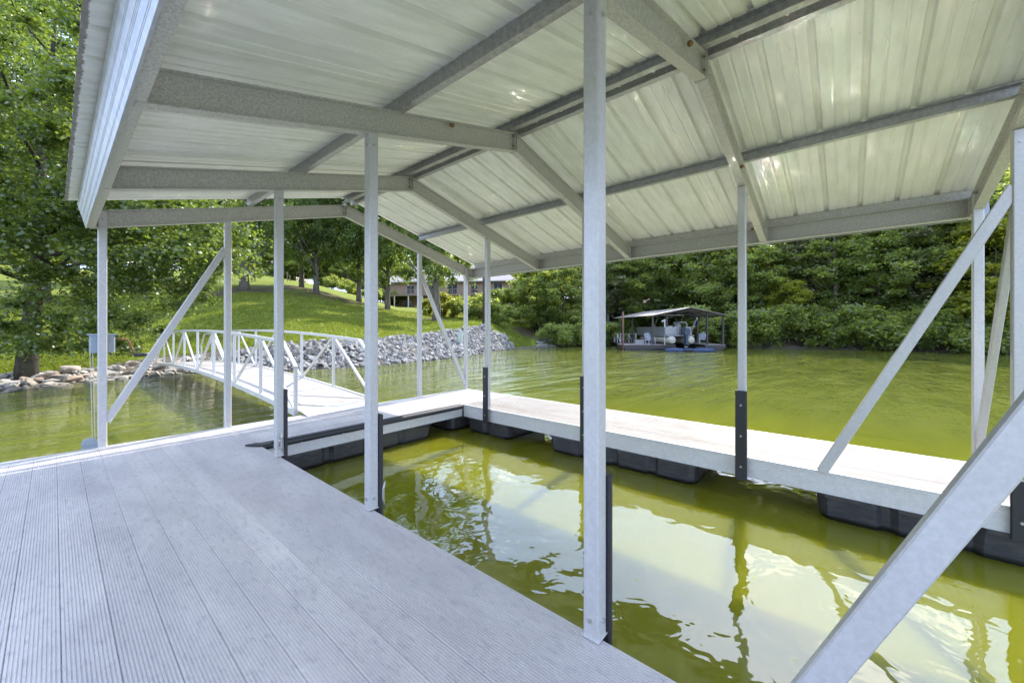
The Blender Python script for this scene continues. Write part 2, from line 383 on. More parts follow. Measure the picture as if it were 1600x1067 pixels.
def grass_blades():
    g = np.random.default_rng(77); P = []
    while len(P) < 46000:
        az = g.uniform(azpx(-60), azpx(830)); s_ = g.uniform(0, 1)**1.6*26+.5; px = 800+613.4*math.tan(R(az)); lim = 2.1 if px < 335 else 2.6+max(0, px-560)*.009 if px < 790 else .2
        if s_ < lim+g.uniform(-.25, .3): continue
        D = shore(az)+s_; x, y = rf(D*math.sin(R(az)), D*math.cos(R(az)))
        if any(math.hypot(x-bx, y-by) < br-.4 for bx, by, br in MULCH): continue
        z = hgt(x, y)+(.06*math.sin(x*.7+y*.3)+.05*math.sin(y*.9-x*.2) if s_ > 1 else 0); P.append((x, y, z-.01))
    P = np.repeat(np.array(P), 3, 0); n = len(P); P[:,:2] += g.normal(0, .05, (n,2)); a = g.uniform(0, 6.28, n); h = g.uniform(.05, .13, n); w_ = .022; v = np.empty((n,3,3))
    v[:,0] = P-np.stack([np.cos(a)*w_, np.sin(a)*w_, 0*a], 1); v[:,1] = P+np.stack([np.cos(a)*w_, np.sin(a)*w_, 0*a], 1); v[:,2] = P+np.stack([g.normal(0,.04,n), g.normal(0,.04,n), h], 1)
    me = bpy.data.meshes.new('grass'); me.vertices.add(n*3); me.loops.add(n*3); me.polygons.add(n); me.vertices.foreach_set('co', v.ravel()); me.loops.foreach_set('vertex_index', np.arange(n*3)); me.polygons.foreach_set('loop_start', np.arange(0, n*3, 3)); me.update(calc_edges=True)
    me.materials.append(leafmat('grass_blade', [(.07,.11,.012), (.13,.17,.02), (.22,.235,.04)], (.28,.34,.03), .4, .2)); o = link('grass', me, kind='stuff')
    o['label'] = 'short mown grass covering the sloping lawn'; o['category'] = 'grass'
grass_blades()
# ------------------------------------------------------------------ the boat dock
FY = [7.25, 5.37, 3.51, 1.64, -.185]                  # frame lines
XL, XI, XW, XR, XC = -1.19, 0.0, 3.17, 4.41, 1.643     # outer post, inner posts, outer post, ridge
XBL, XBR = -1.25, 4.536
ZE, ZR = 2.478, 3.232
SL = (ZR-ZE)/(XC-XBL)
def zb(x): return ZR-SL*abs(x-XC)
dock = thing('boat_dock', 'covered floating aluminium boat dock with gabled metal roof over an empty slip', 'boat dock', (0, 0, WZ))
class _D:  # parts are modelled in deck coordinates, the dock's own origin sits at the water line
    pass
def dpart(name, parent=None):
    o = link(name, None, parent or dock); 
    if parent is None: o.location = (0, 0, -WZ)
    return o
plat = dpart('main_platform'); back = dpart('back_walkway'); finger = dpart('finger_walkway'); roof = dpart('roof')

def plank_profile(w=.1512, n=12, th=.03):
    pts = [(-w/2, -th), (w/2, -th)]; p = w/n; top = []
    for i in range(n):
        a = -w/2+i*p
        top += [(a+.0012, -.0042), (a+.0028, 0), (a+p-.0028, 0), (a+p-.0012, -.0042)]
    return [(-w/2, -th), (w/2, -th), (w/2, -.0042)]+top[::-1]+[(-w/2, -.0042)]
PP = plank_profile()
PITCH = .1530
mesh_long = MB(); mesh_long.sweep(PP, (0,-1.9,0), (0,7.19,0), (1,0,0), (0,0,1)); mesh_long = mesh_long.mesh('plank', MT['deck'])
for k in range(20):
    link('plank', mesh_long, plat, (-PITCH/2-k*PITCH, 0, rnd.uniform(-.0012, .0012)))
mesh_f = MB(); mesh_f.sweep(PP, (0,-.28,0), (0,5.985,0), (1,0,0), (0,0,1)); mesh_f = mesh_f.mesh('plank', MT['deck_dimmed'])
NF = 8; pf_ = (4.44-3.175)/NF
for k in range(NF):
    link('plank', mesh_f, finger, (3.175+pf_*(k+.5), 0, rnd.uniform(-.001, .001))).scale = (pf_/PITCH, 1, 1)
mesh_b = MB(); mesh_b.sweep(PP, (.003,0,0), (4.44,0,0), (0,1,0), (0,0,1)); mesh_b = mesh_b.mesh('plank', MT['deck'])
for k in range(8):
    link('plank', mesh_b, back, (0, 5.995+.1495*(k+.5), rnd.uniform(-.001, .001))).scale = (1, .1495/PITCH, 1)

def fascia_profile(h=.205, t=.03, lip=.012):
    # seen from outside: top lip, fine horizontal grooves
    pts = [(-t, -h), (0, -h)]; z = -h; n = 9
    for i in range(n):
        z0 = -h+.012+i*(h-.05)/n; z1 = z0+(h-.05)/n
        pts += [(0, z0), (-.0015, z0+.002), (-.0015, z0+.004), (0, z0+.006)]
    pts += [(0, -.034), (.006, -.030), (.006, -.020), (.002, -.017), (.007, -.012), (.007, .004), (-t, .004)]
    return pts
FP = fascia_profile()
def fascia(P, Q, outward, parent, name='fascia'):
    b = MB(); b.sweep(FP, P, Q, outward, (0,0,1)); return b.build(name, MT['alu'], parent)
fascia((3.172,-.30,0), (3.172,5.958,0), (-1,0,0), finger)
fascia((4.444,-.30,0), (4.444,7.26,0), (1,0,0), finger)
fascia((.034,5.989,0), (3.16,5.989,0), (0,-1,0), back)
fascia((-3.10,7.235,0), (4.44,7.235,0), (0,1,0), plat, 'end_trim')
fascia((-.0005,-1.9,-.038), (-.0005,5.96,-.038), (1,0,0), plat)
b = MB(); b.box(-3.08, 4.44, 7.193, 7.233, -.004, .003); b.build('trim_strip', MT['alu'], plat)
b = MB()                                             # joists under the deck
for y in np.arange(-1.6, 7.1, .6): b.box(-3.05, -.05, y, y+.05, -.13, -.032)
b.build('joist', MT['alu'], plat)
b = MB(); b.box(-3.10,-3.07,-1.9,7.2,-.2,.004); b.build('fascia', MT['alu'], plat)
b = MB()
for y in np.arange(-.2, 5.9, .6): b.box(3.21, 4.40, y, y+.05, -.13, -.032)
b.build('joist', MT['alu'], finger)
b = MB()
for x in np.arange(.2, 4.4, .6): b.box(x, x+.05, 6.03, 7.19, -.13, -.032)
b.build('joist', MT['alu'], back)

# black bumper along the slip side of the back walkway
b = MB(); pr_ = [(-.075,-.05)]+[(-.035+.052*math.sin(a), -.034+.052*math.cos(a)) for a in np.linspace(-.9, 2.6, 9)]+[(-.05,-.075)]
pr_ = [(.036+.0*a, z) for a, z in []] or [(-.02,-.070),(.022,-.070),(.040,-.058),(.048,-.035),(.042,-.008),(.026,.010),(.0,.016),(-.03,.014),(-.045,.006)]
b.sweep(pr_, (.02,5.986,0), (3.13,5.986,0), (0,-1,0), (0,0,1)); bump_o = b.build('bumper', MT['black'], back, smooth=False)
b = MB()
b.add([(-.13,6.02,.006),(-.015,6.02,.006),(.1,5.93,.006),(.1,5.88,.006),(-.005,5.86,.006),(-.13,6.02,.022),(-.015,6.02,.022),(.1,5.93,.018),(.1,5.88,.018),(-.005,5.86,.02)],
      [(4,3,2,1,0),(5,6,7,8,9),(0,1,6,5),(1,2,7,6),(2,3,8,7),(3,4,9,8),(4,0,5,9)])
b.build('bumper_end', MT['black'], back)
b = MB()
for x in np.arange(.45, 3.1, .52):
    b.tube([(x,5.943,-.062),(x,5.932,-.062)], .008, 8)
b.build('bolt', MT['bolt'], bump_o)

# floats: moulded tubs with stepped sides
def make_float(L, W, parent, x, y, rz, name='float'):
    nseg = max(2, round(L/.52)); seg = L/nseg; pts = []
    for i in range(nseg):
        a = -L/2+i*seg
        pts += [(a+.03, .045), (a+.08, 0), (a+seg-.08, 0), (a+seg-.03, .045)]
    side1 = [(u, -W/2+d) for u, d in pts]; side2 = [(u, W/2-d) for u, d in pts][::-1]
    ring = [(-L/2, -W/2+.12)]+side1+[(L/2, -W/2+.12), (L/2, W/2-.12)]+side2+[(-L/2, W/2-.12)]
    levels = [(-.205, 1.02, 1.03), (-.235, 1.02, 1.03), (-.237, 1.0, 1.0), (-.40, .985, .97), (-.43, .975, .955), (-.50, .95, .90), (-.66, .93, .86)]
    b = MB(); n = len(ring); vs = []
    for z, sx, sy in levels: vs += [(u*sx, v*sy, z) for u, v in ring]
    fs = [(l*n+i, l*n+n+i, l*n+n+(i+1) % n, l*n+(i+1) % n) for l in range(len(levels)-1) for i in range(n)]
    fs = [f[::-1] for f in fs]; fs += [tuple(range(n)), tuple(range((len(levels)-1)*n, len(levels)*n))[::-1]]
    b.add(vs, fs); o = b.build(name, MT['float'], parent, loc=(x, y, 0)); o.rotation_euler.z = rz; return o
HP = math.pi/2
make_float(2.05, 1.10, finger, 3.73, 3.12, HP); make_float(1.45, 1.10, finger, 3.73, .30, HP); make_float(.98, 1.10, finger, 3.73, 5.42, HP)
make_float(2.3, 1.05, back, 1.38, 6.53, 0); make_float(1.2, 1.05, back, 3.55, 6.56, 0)
for y in (-.9, 1.6, 4.2, 6.2): make_float(1.9, 1.3, plat, -.75, y, HP); make_float(1.9, 1.1, plat, -2.4, y, HP)

# posts
PS = .075
def post(x, y, z1, guard=0, cleat=None, label=None, bolts=True, stub=0):
    o = link('post', None, dock, (x, y, -WZ)) if False else None
    b = MB(); b.bar((x,y,.004), (x,y,z1), PS, PS, c=.007)
    o = b.build('post', MT['post'], dock, loc=(0,0,-WZ), label=label)
    b = MB(); b.box(x-.042, x+.042, y-.042, y+.042, .0055, .010); b.build('foot_plate', MT['alu'], o)
    b = MB()
    for z in (.085,): 
        b.tube([(x+.0, y-PS/2-.010, z), (x, y-PS/2+.002, z)], .010, 6); b.tube([(x-PS/2-.010, y, z), (x-PS/2+.002, y, z)], .010, 6)
    for z in (z1-.09,): b.tube([(x-PS/2-.008, y, z), (x-PS/2+.002, y, z)], .010, 6); b.tube([(x, y-PS/2-.008, z), (x, y-PS/2+.002, z)], .010, 6)
    b.build('bolt', MT['bolt'], o)
    if guard:
        s = guard; xi = x+s*(PS/2+.001); b = MB()
        xa, xb_ = sorted((xi, xi+s*.032))
        b.sweep(rrect(xb_-xa, .108, .008), ((xa+xb_)/2, y, -.225), ((xa+xb_)/2, y, .70), (1,0,0), (0,1,0))
        g = b.build('guard', MT['black'], o)
        b = MB()
        for z in (-.09, .23, .55): b.tube([(xi+s*.030, y, z), (xi+s*.037, y, z)], .011, 8)
        b.build('bolt', MT['bolt'], g)
    if cleat:
        cx, cy, nx, ny, cz = cleat; n_ = Vector((nx, ny, 0)); c0 = Vector((cx, cy, cz)); b = MB()
        b.bar(c0+Vector((0,0,-.045)), c0+Vector((0,0,.045)), .03, .012, up=n_, c=.002)
        for dz in (-.025, .025): b.tube([c0+Vector((0,0,dz)), c0+n_*.042+Vector((0,0,dz))], .009, 8)
        b.tube([c0+n_*.058+Vector((0,0,-.10)), c0+n_*.044+Vector((0,0,-.04)), c0+n_*.042, c0+n_*.044+Vector((0,0,.04)), c0+n_*.058+Vector((0,0,.10))], [.005,.011,.012,.011,.005], 8)
        b.build('cleat', MT['bolt'], o, smooth=True)
    return o
zi = zb(0)-.001; zw = zb(XW)-.001
post(XI, FY[1], zi, 1, cleat=(0, FY[1]-PS/2, 0, -1, .16)); post(XI, FY[2], zi, 1, cleat=(PS/2, FY[2]-.02, .7, -.7, .10)); post(XI, FY[3], zi, 1); post(XI, FY[4], zi, 1)
post(XW, FY[1], zw, -1); post(XW, FY[2], zw, -1); post(XW, FY[3], zw, -1); post(XW, FY[4], zw, -1)
p1 = post(XL, FY[0], ZE+.2); post(XI, FY[0], zi); post(XW, FY[0], zw); post(XR, FY[0], ZE+.2)
post(XR, FY[4], ZE+.2, cleat=(XR-PS/2, FY[4], -1, 0, .17)); post(XL, FY[4], ZE+.2)

# braces
def brace(P, Q, w=.075, d=.045, up=(0,1,0), label=None):
    b = MB(); b.bar(P, Q, d, w, up=up, c=.005); return b.build('brace', MT['post'], dock, loc=(0,0,-WZ), label=label)
z5 = 2.42
brace((XW, .98, .0), (XW, FY[4]+.02, z5), .082, .05, up=(0,1,0)); brace((XI, .98, .0), (XI, FY[4]+.02, z5), .082, .05, up=(0,1,0))
brace((XL+.03, FY[0], .28), (XI-.03, FY[0], 2.43), .075, .05, up=(1,0,0)); brace((XR-.03, FY[0], .12), (XW+.03, FY[0], 2.43), .075, .05, up=(1,0,0))
brace((XR-.03, FY[4], .16), (XW+.03, FY[4], 2.35), .075, .05, up=(1,0,0)); brace((XL+.03, FY[4], .2), (XI-.03, FY[4], 2.35), .075, .05, up=(1,0,0))

# rafters (I section, vertical end cuts), eave channels, purlins, sheets
def ibeam(w, d, t):  # origin at bottom centre
    a, h = w/2, t/2
    return [(-a,0),(a,0),(a,t),(h,t+.004),(h,d-t-.004),(a,d-t),(a,d),(-a,d),(-a,d-t),(-h,d-t-.004),(-h,t+.004),(-a,t)]
RP = ibeam(.075, .195, .009)
rafter_mesh = {}
for side, xa in ((0, XBL-.035), (1, XBR+.05)):
    b = MB(); xe = XC-.004 if side == 0 else XC+.004
    b.sweep(RP, (xa,0,zb(xa)), (xe,0,zb(xe)), (0,1,0), (0,0,1)); rafter_mesh[side] = b.mesh('rafter', MT['beam'])
    b = MB(); x = XC-.014 if side == 0 else XC+.014; b.box(x-.0045, x+.0045, -.046, .046, ZR-.006, ZR+.21); rafter_mesh[2+side] = b.mesh('joint_plate', MT['beam'])
    b = MB(); x = XBL+.006 if side == 0 else XBR-.032; b.box(x-.006, x+.006, -.05, .05, ZE+.006, ZE+.192); rafter_mesh[4+side] = b.mesh('joint_plate', MT['beam'])
bm_ = MB()
for s in (-1, 1):
    for z in (.05, .15):
        bm_.tube([(XC-.035, s*.03, ZR+z), (XC+.035, s*.03, ZR+z)], .008, 6)
bm_ = bm_.mesh('bolt', MT['rust'])
for y in FY:
    for s in (0, 1):
        ro = link('rafter', rafter_mesh[s], roof, (0, y, 0)); link('joint_plate', rafter_mesh[2+s], ro); link('joint_plate', rafter_mesh[4+s], ro)
        if s == 0: link('bolt', bm_, ro)
def channel(w, d, t):  # C section, web on the +side at x=0, flanges towards -x
    return [(-w,0),(0,0),(0,d),(-w,d),(-w,d-t),(-t,d-t-.001),(-t,t+.001),(-w,t)]
b = MB(); b.sweep(channel(.055,.20,.008), (XBL-.055,-.26,ZE), (XBL-.055,7.29,ZE), (-1,0,0), (0,0,1)); b.build('eave_beam', MT['beam'], roof)
b = MB(); b.sweep(channel(.095,.20,.008), (XBR+.07,-.26,ZE), (XBR+.07,7.29,ZE), (1,0,0), (0,0,1)); b.build('eave_beam', MT['beam'], roof)
# ribbed outer boards on the eaves
def board_profile(h=.255, t=.012):
    pts = [(-t, 0), (0, 0)]
    for z in (.035, .046, .095, .106, .117, .165, .176, .222, .233): pts += [(0, z), (-.0035, z+.001), (-.0035, z+.003), (0, z+.004)]
    return pts+[(0, h), (-t, h)]
for x, s in ((XBL-.068, -1), (XBR+.088, 1)):
    b = MB(); b.sweep(board_profile(), (x,-.30,ZE-.012), (x,7.27,ZE-.012), (s,0,0), (s*.25,0,1)); b.build('eave_board', MT['eave'], roof)
# purlins: Z/C sections on top of the rafters
def purlin(x, s, h=.098, w=.055, top=.196):
    z0 = zb(x)+top
    b = MB(); b.sweep(channel(w, h, .006), (x,-.28,z0), (x,7.14,z0), (s,0,0), (0,0,1)); return b.build('purlin', MT['purlin'], roof)
for x, s in ((.20, -1), (3.086, 1)): purlin(x, s)
for x, s in ((XC-.045, 1), (XC+.045, -1)): purlin(x, s, .095, .06, .198)
for x, s in ((XBL-.03, -1), (XBR+.03, 1)):
    b = MB(); b.sweep(channel(.05,.088,.006), (x,-.26,ZE+.202), (x,7.14,ZE+.202), (-s,0,0), (0,0,1)); b.build('purlin', MT['beam'], roof)
b = MB()
for y in np.arange(-.1, 7.1, .3): b.tube([(XC,y,ZR+.27),(XC,y,ZR+.212)], .012, 6)
b.build('bolt', MT['bolt'], roof)
# roof sheets
RB = .305
def sheet_profile(y0, y1):
    # heights along y; ribs (trapezoid 30 mm) at .686+.305k, two shallow beads between
    ks = range(int((y0-.686)//RB)-1, int((y1-.686)//RB)+2); pts = []
    for k in ks:
        yc = .686+RB*k
        pts += [(yc-.027,0),(yc-.013,.034),(yc+.013,.034),(yc+.027,0)]
        for q in (.105, .20): pts += [(yc+q-.012,0),(yc+q-.005,.007),(yc+q+.005,.007),(yc+q+.012,0)]
    ys = [p[0] for p in pts]; zs = [p[1] for p in pts]
    inside = [(y, z) for y, z in pts if y0+.002 < y < y1-.002]
    return [(y0, float(np.interp(y0, ys, zs)))]+inside+[(y1, float(np.interp(y1, ys, zs)))]
edges = [-.34, .686]+[.686+.915*k for k in range(1, 7)]+[7.19]
for side in (0, 1):
    for i in range(len(edges)-1):
        y0, y1 = edges[i], edges[i+1]
        pr0 = sheet_profile(y0, y1+(.03 if i < len(edges)-2 else 0)); lift = .0022*(i % 2)
        prof = [(y, z) for y, z in pr0]+[(y, z+.0016) for y, z in pr0][::-1]
        xe = -1.47-rnd.uniform(0,.006) if side == 0 else 4.757+rnd.uniform(0,.006)
        xr = XC-.018 if side == 0 else XC+.018
        off = .30+lift
        b = MB(); b.sweep(prof, (xe,0,zb(xe)+off), (xr,0,zb(xr)+off), (0,1,0), (0,0,1)); b.build('roof_sheet', MT['sheet'], roof)
b = MB(); b.sweep([(-.16, -.16*SL+.338),(0,.338),(.16,-.16*SL+.338),(.16,-.16*SL+.341),(0,.341),(-.16,-.16*SL+.341)], (XC,-.34,ZR), (XC,7.16,ZR), (1,0,0), (0,0,1)); b.build('ridge_cap', MT['sheet'], roof)

MT['mud'] = simple('dried_mud', (.20, .115, .05), .95, 0, .3, 60)
for x, y, z in ((1.22, FY[3]-.045, zb(1.22)+.13), (XC-.06, 2.55, ZR+.24), (.75, FY[2]-.045, zb(.75)+.15), (2.9, FY[3]-.045, zb(2.9)+.05), (4.42, 1.75, ZE+.17)):
    b = MB(); b.tube([(x-.026, y, z-.006), (x-.012, y, z), (x+.010, y, z+.004), (x+.026, y, z+.002)], [.006, .018, .020, .005], 7); b.build('mud_nest', MT['mud'], roof, smooth=True)
# winch on the far left post
wn = link('winch', None, dock, (0,0,-WZ))
wy = FY[0]+.115; b = MB(); b.sweep(rrect(.205,.15,.012), (XL+.005,wy,1.07), (XL+.005,wy,1.27), (1,0,0), (0,1,0)); b.box(XL-.115,XL+.125,wy-.085,wy+.085,1.27,1.285)
b.build('winch_box', MT['box'], wn)
b = MB(); b.tube([(XL+.115,wy,1.22),(XL+.21,wy,1.22),(XL+.23,wy,1.19),(XL+.27,wy-.02,1.03)], .010, 8); b.build('crank', MT['rust'], wn, smooth=True)
b = MB(); b.tube([(XL+.27,wy-.02,1.025),(XL+.42,wy-.02,1.032)], .022, 10); b.build('handle', MT['black'], wn, smooth=True)
b = MB(); b.tube([(XL-.07,wy-.02,1.07),(XL-.055,wy-.07,.06)], .0035, 5); b.tube([(XL-.09,wy+.0,1.07),(XL-.075,wy-.06,.06)], .0035, 5); b.build('cable', MT['bolt'], wn)
b = MB(); b.tube([(XL-.10,FY[0]+.0,.055),(XL-.10,FY[0]+.03,.055)], .065, 18); b.box(XL-.16,XL-.04,FY[0]-.02,FY[0]+.06,.004,.03); b.build('pulley', MT['box'], wn)
b = MB(); b.tube([(4.30,7.30,.01),(4.05,8.2,-.28),(3.9,8.9,-.46)], .006, 6); ro = b.build('mooring_rope', MT['rope']); ro['label'] = 'thin pale mooring rope running from the far dock corner into the lake'; ro['category'] = 'rope'

# ------------------------------------------------------------------ gangway
GX0, GX1, GY0, GY1 = .92, 2.26, 7.36, 20.3
gw = thing('gangway', 'arched white aluminium gangway with truss railings leading from the dock to the lawn', 'gangway', (GX0, GY0, 0))
NP = 8
def gz(y): t = (y-GY0)/(GY1-GY0); return .03+4*.20*t*(1-t)
for x, sd in ((GX0, -1), (GX1, 1)):
    ys = [GY0+(GY1-GY0)*k/NP for k in range(NP+1)]
    rl = link('railing', None, gw, (-GX0, -GY0, 0))
    b = MB()
    fine = np.linspace(GY0, GY1, 25)
    for a, c in zip(fine[:-1], fine[1:]): b.sweep(rrect(.06,.09,.006), (x,a,gz(a)-.005), (x,c+.002,gz(c)-.005), (1,0,0), (0,0,1))
    b.build('bottom_chord', MT['alu'], rl)
    b = MB(); H = 1.06; fy = [y for y in np.linspace(GY0+.55, GY1-.5, 23)]
    tp = [(GY0, .70+gz(GY0))]+[(y, gz(y)+H) for y in fy]+[(GY1, gz(GY1)+.62)]
    for (a, za), (c, zc) in zip(tp[:-1], tp[1:]): b.sweep(rrect(.055,.055,.006), (x,a,za), (x,c,zc), (1,0,0), (0,0,1))
    b.build('top_rail', MT['alu'], rl)
    tz = lambda y: float(np.interp(y, [p[0] for p in tp], [p[1] for p in tp]))
    for k, y in enumerate(ys):
        b = MB(); yy = min(max(y, GY0+.02), GY1-.03); b.bar((x,yy,gz(yy)+.04), (x,yy,tz(yy)-.026), .05, c=.005); b.build('upright', MT['alu'], rl)
    for k in range(NP):
        lo, hi = (ys[k], ys[k+1]) if k % 2 == 0 else (ys[k+1], ys[k])
        b = MB(); s_ = 1 if hi > lo else -1
        b.bar((x,lo+s_*.06,gz(lo)+.035), (x,hi-s_*.05,tz(hi)-.03), .042, c=.004, up=(1,0,0)); b.build('diagonal', MT['alu'], rl)
npk = 8; gp = (GX1-GX0-.08)/npk
fine = np.linspace(GY0-.06, GY1+.25, 20)
for k in range(npk):
    b = MB(); xc = GX0+.04+gp*(k+.5)
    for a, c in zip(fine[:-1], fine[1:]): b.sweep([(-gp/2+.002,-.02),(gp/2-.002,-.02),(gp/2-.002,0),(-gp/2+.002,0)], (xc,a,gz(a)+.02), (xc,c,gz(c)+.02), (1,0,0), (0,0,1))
    b.build('deck_plank', MT['deck_dimmed'], gw, loc=(-GX0,-GY0,0))
b = MB(); b.add([(GX0+.05,7.05,.008),(GX1-.05,7.05,.008),(GX1-.05,7.36,.062),(GX0+.05,7.36,.062),(GX0+.05,7.05,.005),(GX1-.05,7.05,.005),(GX1-.05,7.36,.050),(GX0+.05,7.36,.050)],
   [(0,1,2,3),(4,7,6,5),(0,4,5,1),(3,2,6,7),(1,5,6,2),(0,3,7,4)]); b.build('threshold_plate', MT['alu'], gw, loc=(-GX0,-GY0,0))

# ------------------------------------------------------------------ rocks
def rock_mesh(seed, mat, flat=.65):
    r_ = random.Random(seed); b = MB()
    import bmesh
    bm = bmesh.new(); pts = []
    for i in range(13):
        v = Vector((r_.gauss(0,1), r_.gauss(0,1), r_.gauss(0,1))).normalized()*r_.uniform(.8, 1.1); pts.append(bm.verts.new((v.x, v.y*r_.uniform(.7,1), v.z*flat)))
    ch = bmesh.ops.convex_hull(bm, input=pts); bmesh.ops.delete(bm, geom=[g for g in ch['geom_unused'] if isinstance(g, bmesh.types.BMVert)], context='VERTS')
    bmesh.ops.bevel(bm, geom=list(bm.edges), offset=.035, segments=1, affect='EDGES')
    me = bpy.data.meshes.new('rock'); bm.to_mesh(me); bm.free(); me.materials.append(mat); return me
def bank_rocks(name, label, mat, pxs, size, n_big, n_total, smax, flat=.7, zoff=.08, rare=None):
    root = thing(name, label, 'rocks', (*at((pxs[0]+pxs[1])/2, 16), 0))
    root.location = (0,0,WZ)
    meshes = [rock_mesh(100+i+len(name), mat, flat) for i in range(9)]
    spots = []
    a0, a1 = azpx(pxs[0]), azpx(pxs[1]); k = 0
    while len(spots) < n_total and k < n_total*20:
        k += 1; az = rnd.uniform(a0, a1); D0 = shore(az); px = 800+613.4*math.tan(R(az))
        w_ = smax(px)
        if rnd.random() > (w_*D0)/(5.0*40): continue
        s = rnd.uniform(-.35, w_); D = D0+s; x, y = rf(D*math.sin(R(az)), D*math.cos(R(az)))
        if 0.85 < x < 2.35 and y < 20.35: 
            if s > .1: continue
        sz = size*(.5+1.4*rnd.random()**2.2)
        spots.append((D, x, y, hgt(x, y)+sz*zoff, sz))
    spots.sort(key=lambda q: q[0]/q[4])
    for i, (D, x, y, z, sz) in enumerate(spots[:n_big]):
        o = link('rock', rnd.choice(meshes), root, (x, y, z-WZ)); o.rotation_euler = (rnd.uniform(-.35,.35), rnd.uniform(-.35,.35), rnd.uniform(0,6.3)); q = rnd.uniform(.8,1.2); o.scale = (sz*q, sz/q, sz*rnd.uniform(.75,1.1))
    if len(spots) > n_big:
        src = []
        for me in meshes:
            v = np.empty(len(me.vertices)*3); me.vertices.foreach_get('co', v); src.append((v.reshape(-1,3), [tuple(p.vertices) for p in me.polygons]))
        vs, fs, nb = [], [], 0
        for D, x, y, z, sz in spots[n_big:]:
            v, f = src[rnd.randrange(len(src))]; m3 = np.array(Matrix.Rotation(rnd.uniform(0,6.3),3,'Z')@Matrix.Rotation(rnd.uniform(-.6,.6),3,'X'))
            vs.append((v*sz)@m3.T+np.array((x,y,z-WZ))); fs += [tuple(i+nb for i in q) for q in f]; nb += len(v)
        me = bpy.data.meshes.new('small_rocks'); me.from_pydata(np.vstack(vs).tolist(), [], fs); me.materials.append(mat)
        link('small_rocks', me, root, kind='stuff')
    return root
bank_rocks('rock_bank', 'low bank of tan field stones along the water at the foot of the near tree', MT['rockL'], (-160, 335), .19, 300, 420, lambda px: 2.0, .5, .15)
bank_rocks('riprap_bank', 'steep bank of pale grey riprap stones between the lawn and the lake beyond the gangway', MT['rockR'], (335, 803), .125, 300, 4200,
           lambda px: float(np.interp(px, [335, 450, 560, 660, 725, 757, 790, 803], [1.6, 2.6, 3.0, 3.9, 4.8, 4.5, 2.8, .6])), .8, .25)
bank_rocks('riprap_patch', 'small patch of grey riprap stones beside the bushes on the far shore', MT['rockR'], (838, 870), .14, 280, 280, lambda px: 3.0, .8, .25)

# ------------------------------------------------------------------ trees
def leaf_mesh(name, centers, normals_up, size, mat, aspect=.62, tilt=.9, seed=0):
    g = np.random.default_rng(seed); n = len(centers)
    th = g.uniform(0, 2*np.pi, n); ax = np.stack([np.cos(th), np.sin(th), g.normal(0, .45, n)-.15], 1); ax /= np.linalg.norm(ax, axis=1)[:,None]
    nn = normals_up+g.normal(0, tilt, (n,3)); nn -= (nn*ax).sum(1)[:,None]*ax; nn /= np.linalg.norm(nn, axis=1)[:,None]+1e-9
    sd = np.cross(nn, ax); s = (size*g.uniform(.6, 1.3, n))[:,None]
    v = np.empty((n,4,3)); v[:,0] = centers-ax*s*.5; v[:,2] = centers+ax*s*.5
    v[:,1] = centers+sd*s*aspect*.5+nn*s*.10-ax*s*.06; v[:,3] = centers-sd*s*aspect*.5+nn*s*.10-ax*s*.06
    me = bpy.data.meshes.new(name); me.vertices.add(n*4); me.loops.add(n*4); me.polygons.add(n)
    me.vertices.foreach_set('co', v.ravel()); me.loops.foreach_set('vertex_index', np.arange(n*4)); me.polygons.foreach_set('loop_start', np.arange(0, n*4, 4))
    me.update(calc_edges=True); me.materials.append(mat); return me
def crown_pts(g, blobs, n, flat=.45, shell=.75):
    """blobs: (x,y,z,r) leaf clumps; leaves spread over each clump as layered sprays"""
    B = np.array(blobs); w_ = B[:,3]**2; idx = g.choice(len(B), n, p=w_/w_.sum()); d = g.normal(0, 1, (n,3)); d /= np.linalg.norm(d, axis=1)[:,None]
    rr = np.abs(g.normal(0, .62, n))*shell+.08; p = B[idx,:3]+d*(B[idx,3]*rr)[:,None]*np.array([1,1,flat]); nrm = d*np.array([.9,.9,.6])+np.array([0,0,.8]); return p, nrm
def blobs_ellipsoid(g, n, rx, ry, z0, z1, rb, power=.5, droop=0.0):
    out = []; zc, rz_ = (z0+z1)/2, (z1-z0)/2
    while len(out) < n:
        d = g.normal(0,1,3); d /= np.linalg.norm(d); q = g.uniform(.25,1)**power
        x, y, z = d[0]*rx*q, d[1]*ry*q, zc+d[2]*rz_*q
        wob = 1+.22*math.sin(3*math.atan2(y,x)+z*.9)+.15*math.sin(5*math.atan2(y,x)-z*1.7)
        out.append((x*wob, y*wob, z-droop*(x*x+y*y)/(rx*rx), rb*g.uniform(.55,1.25)))
    return out
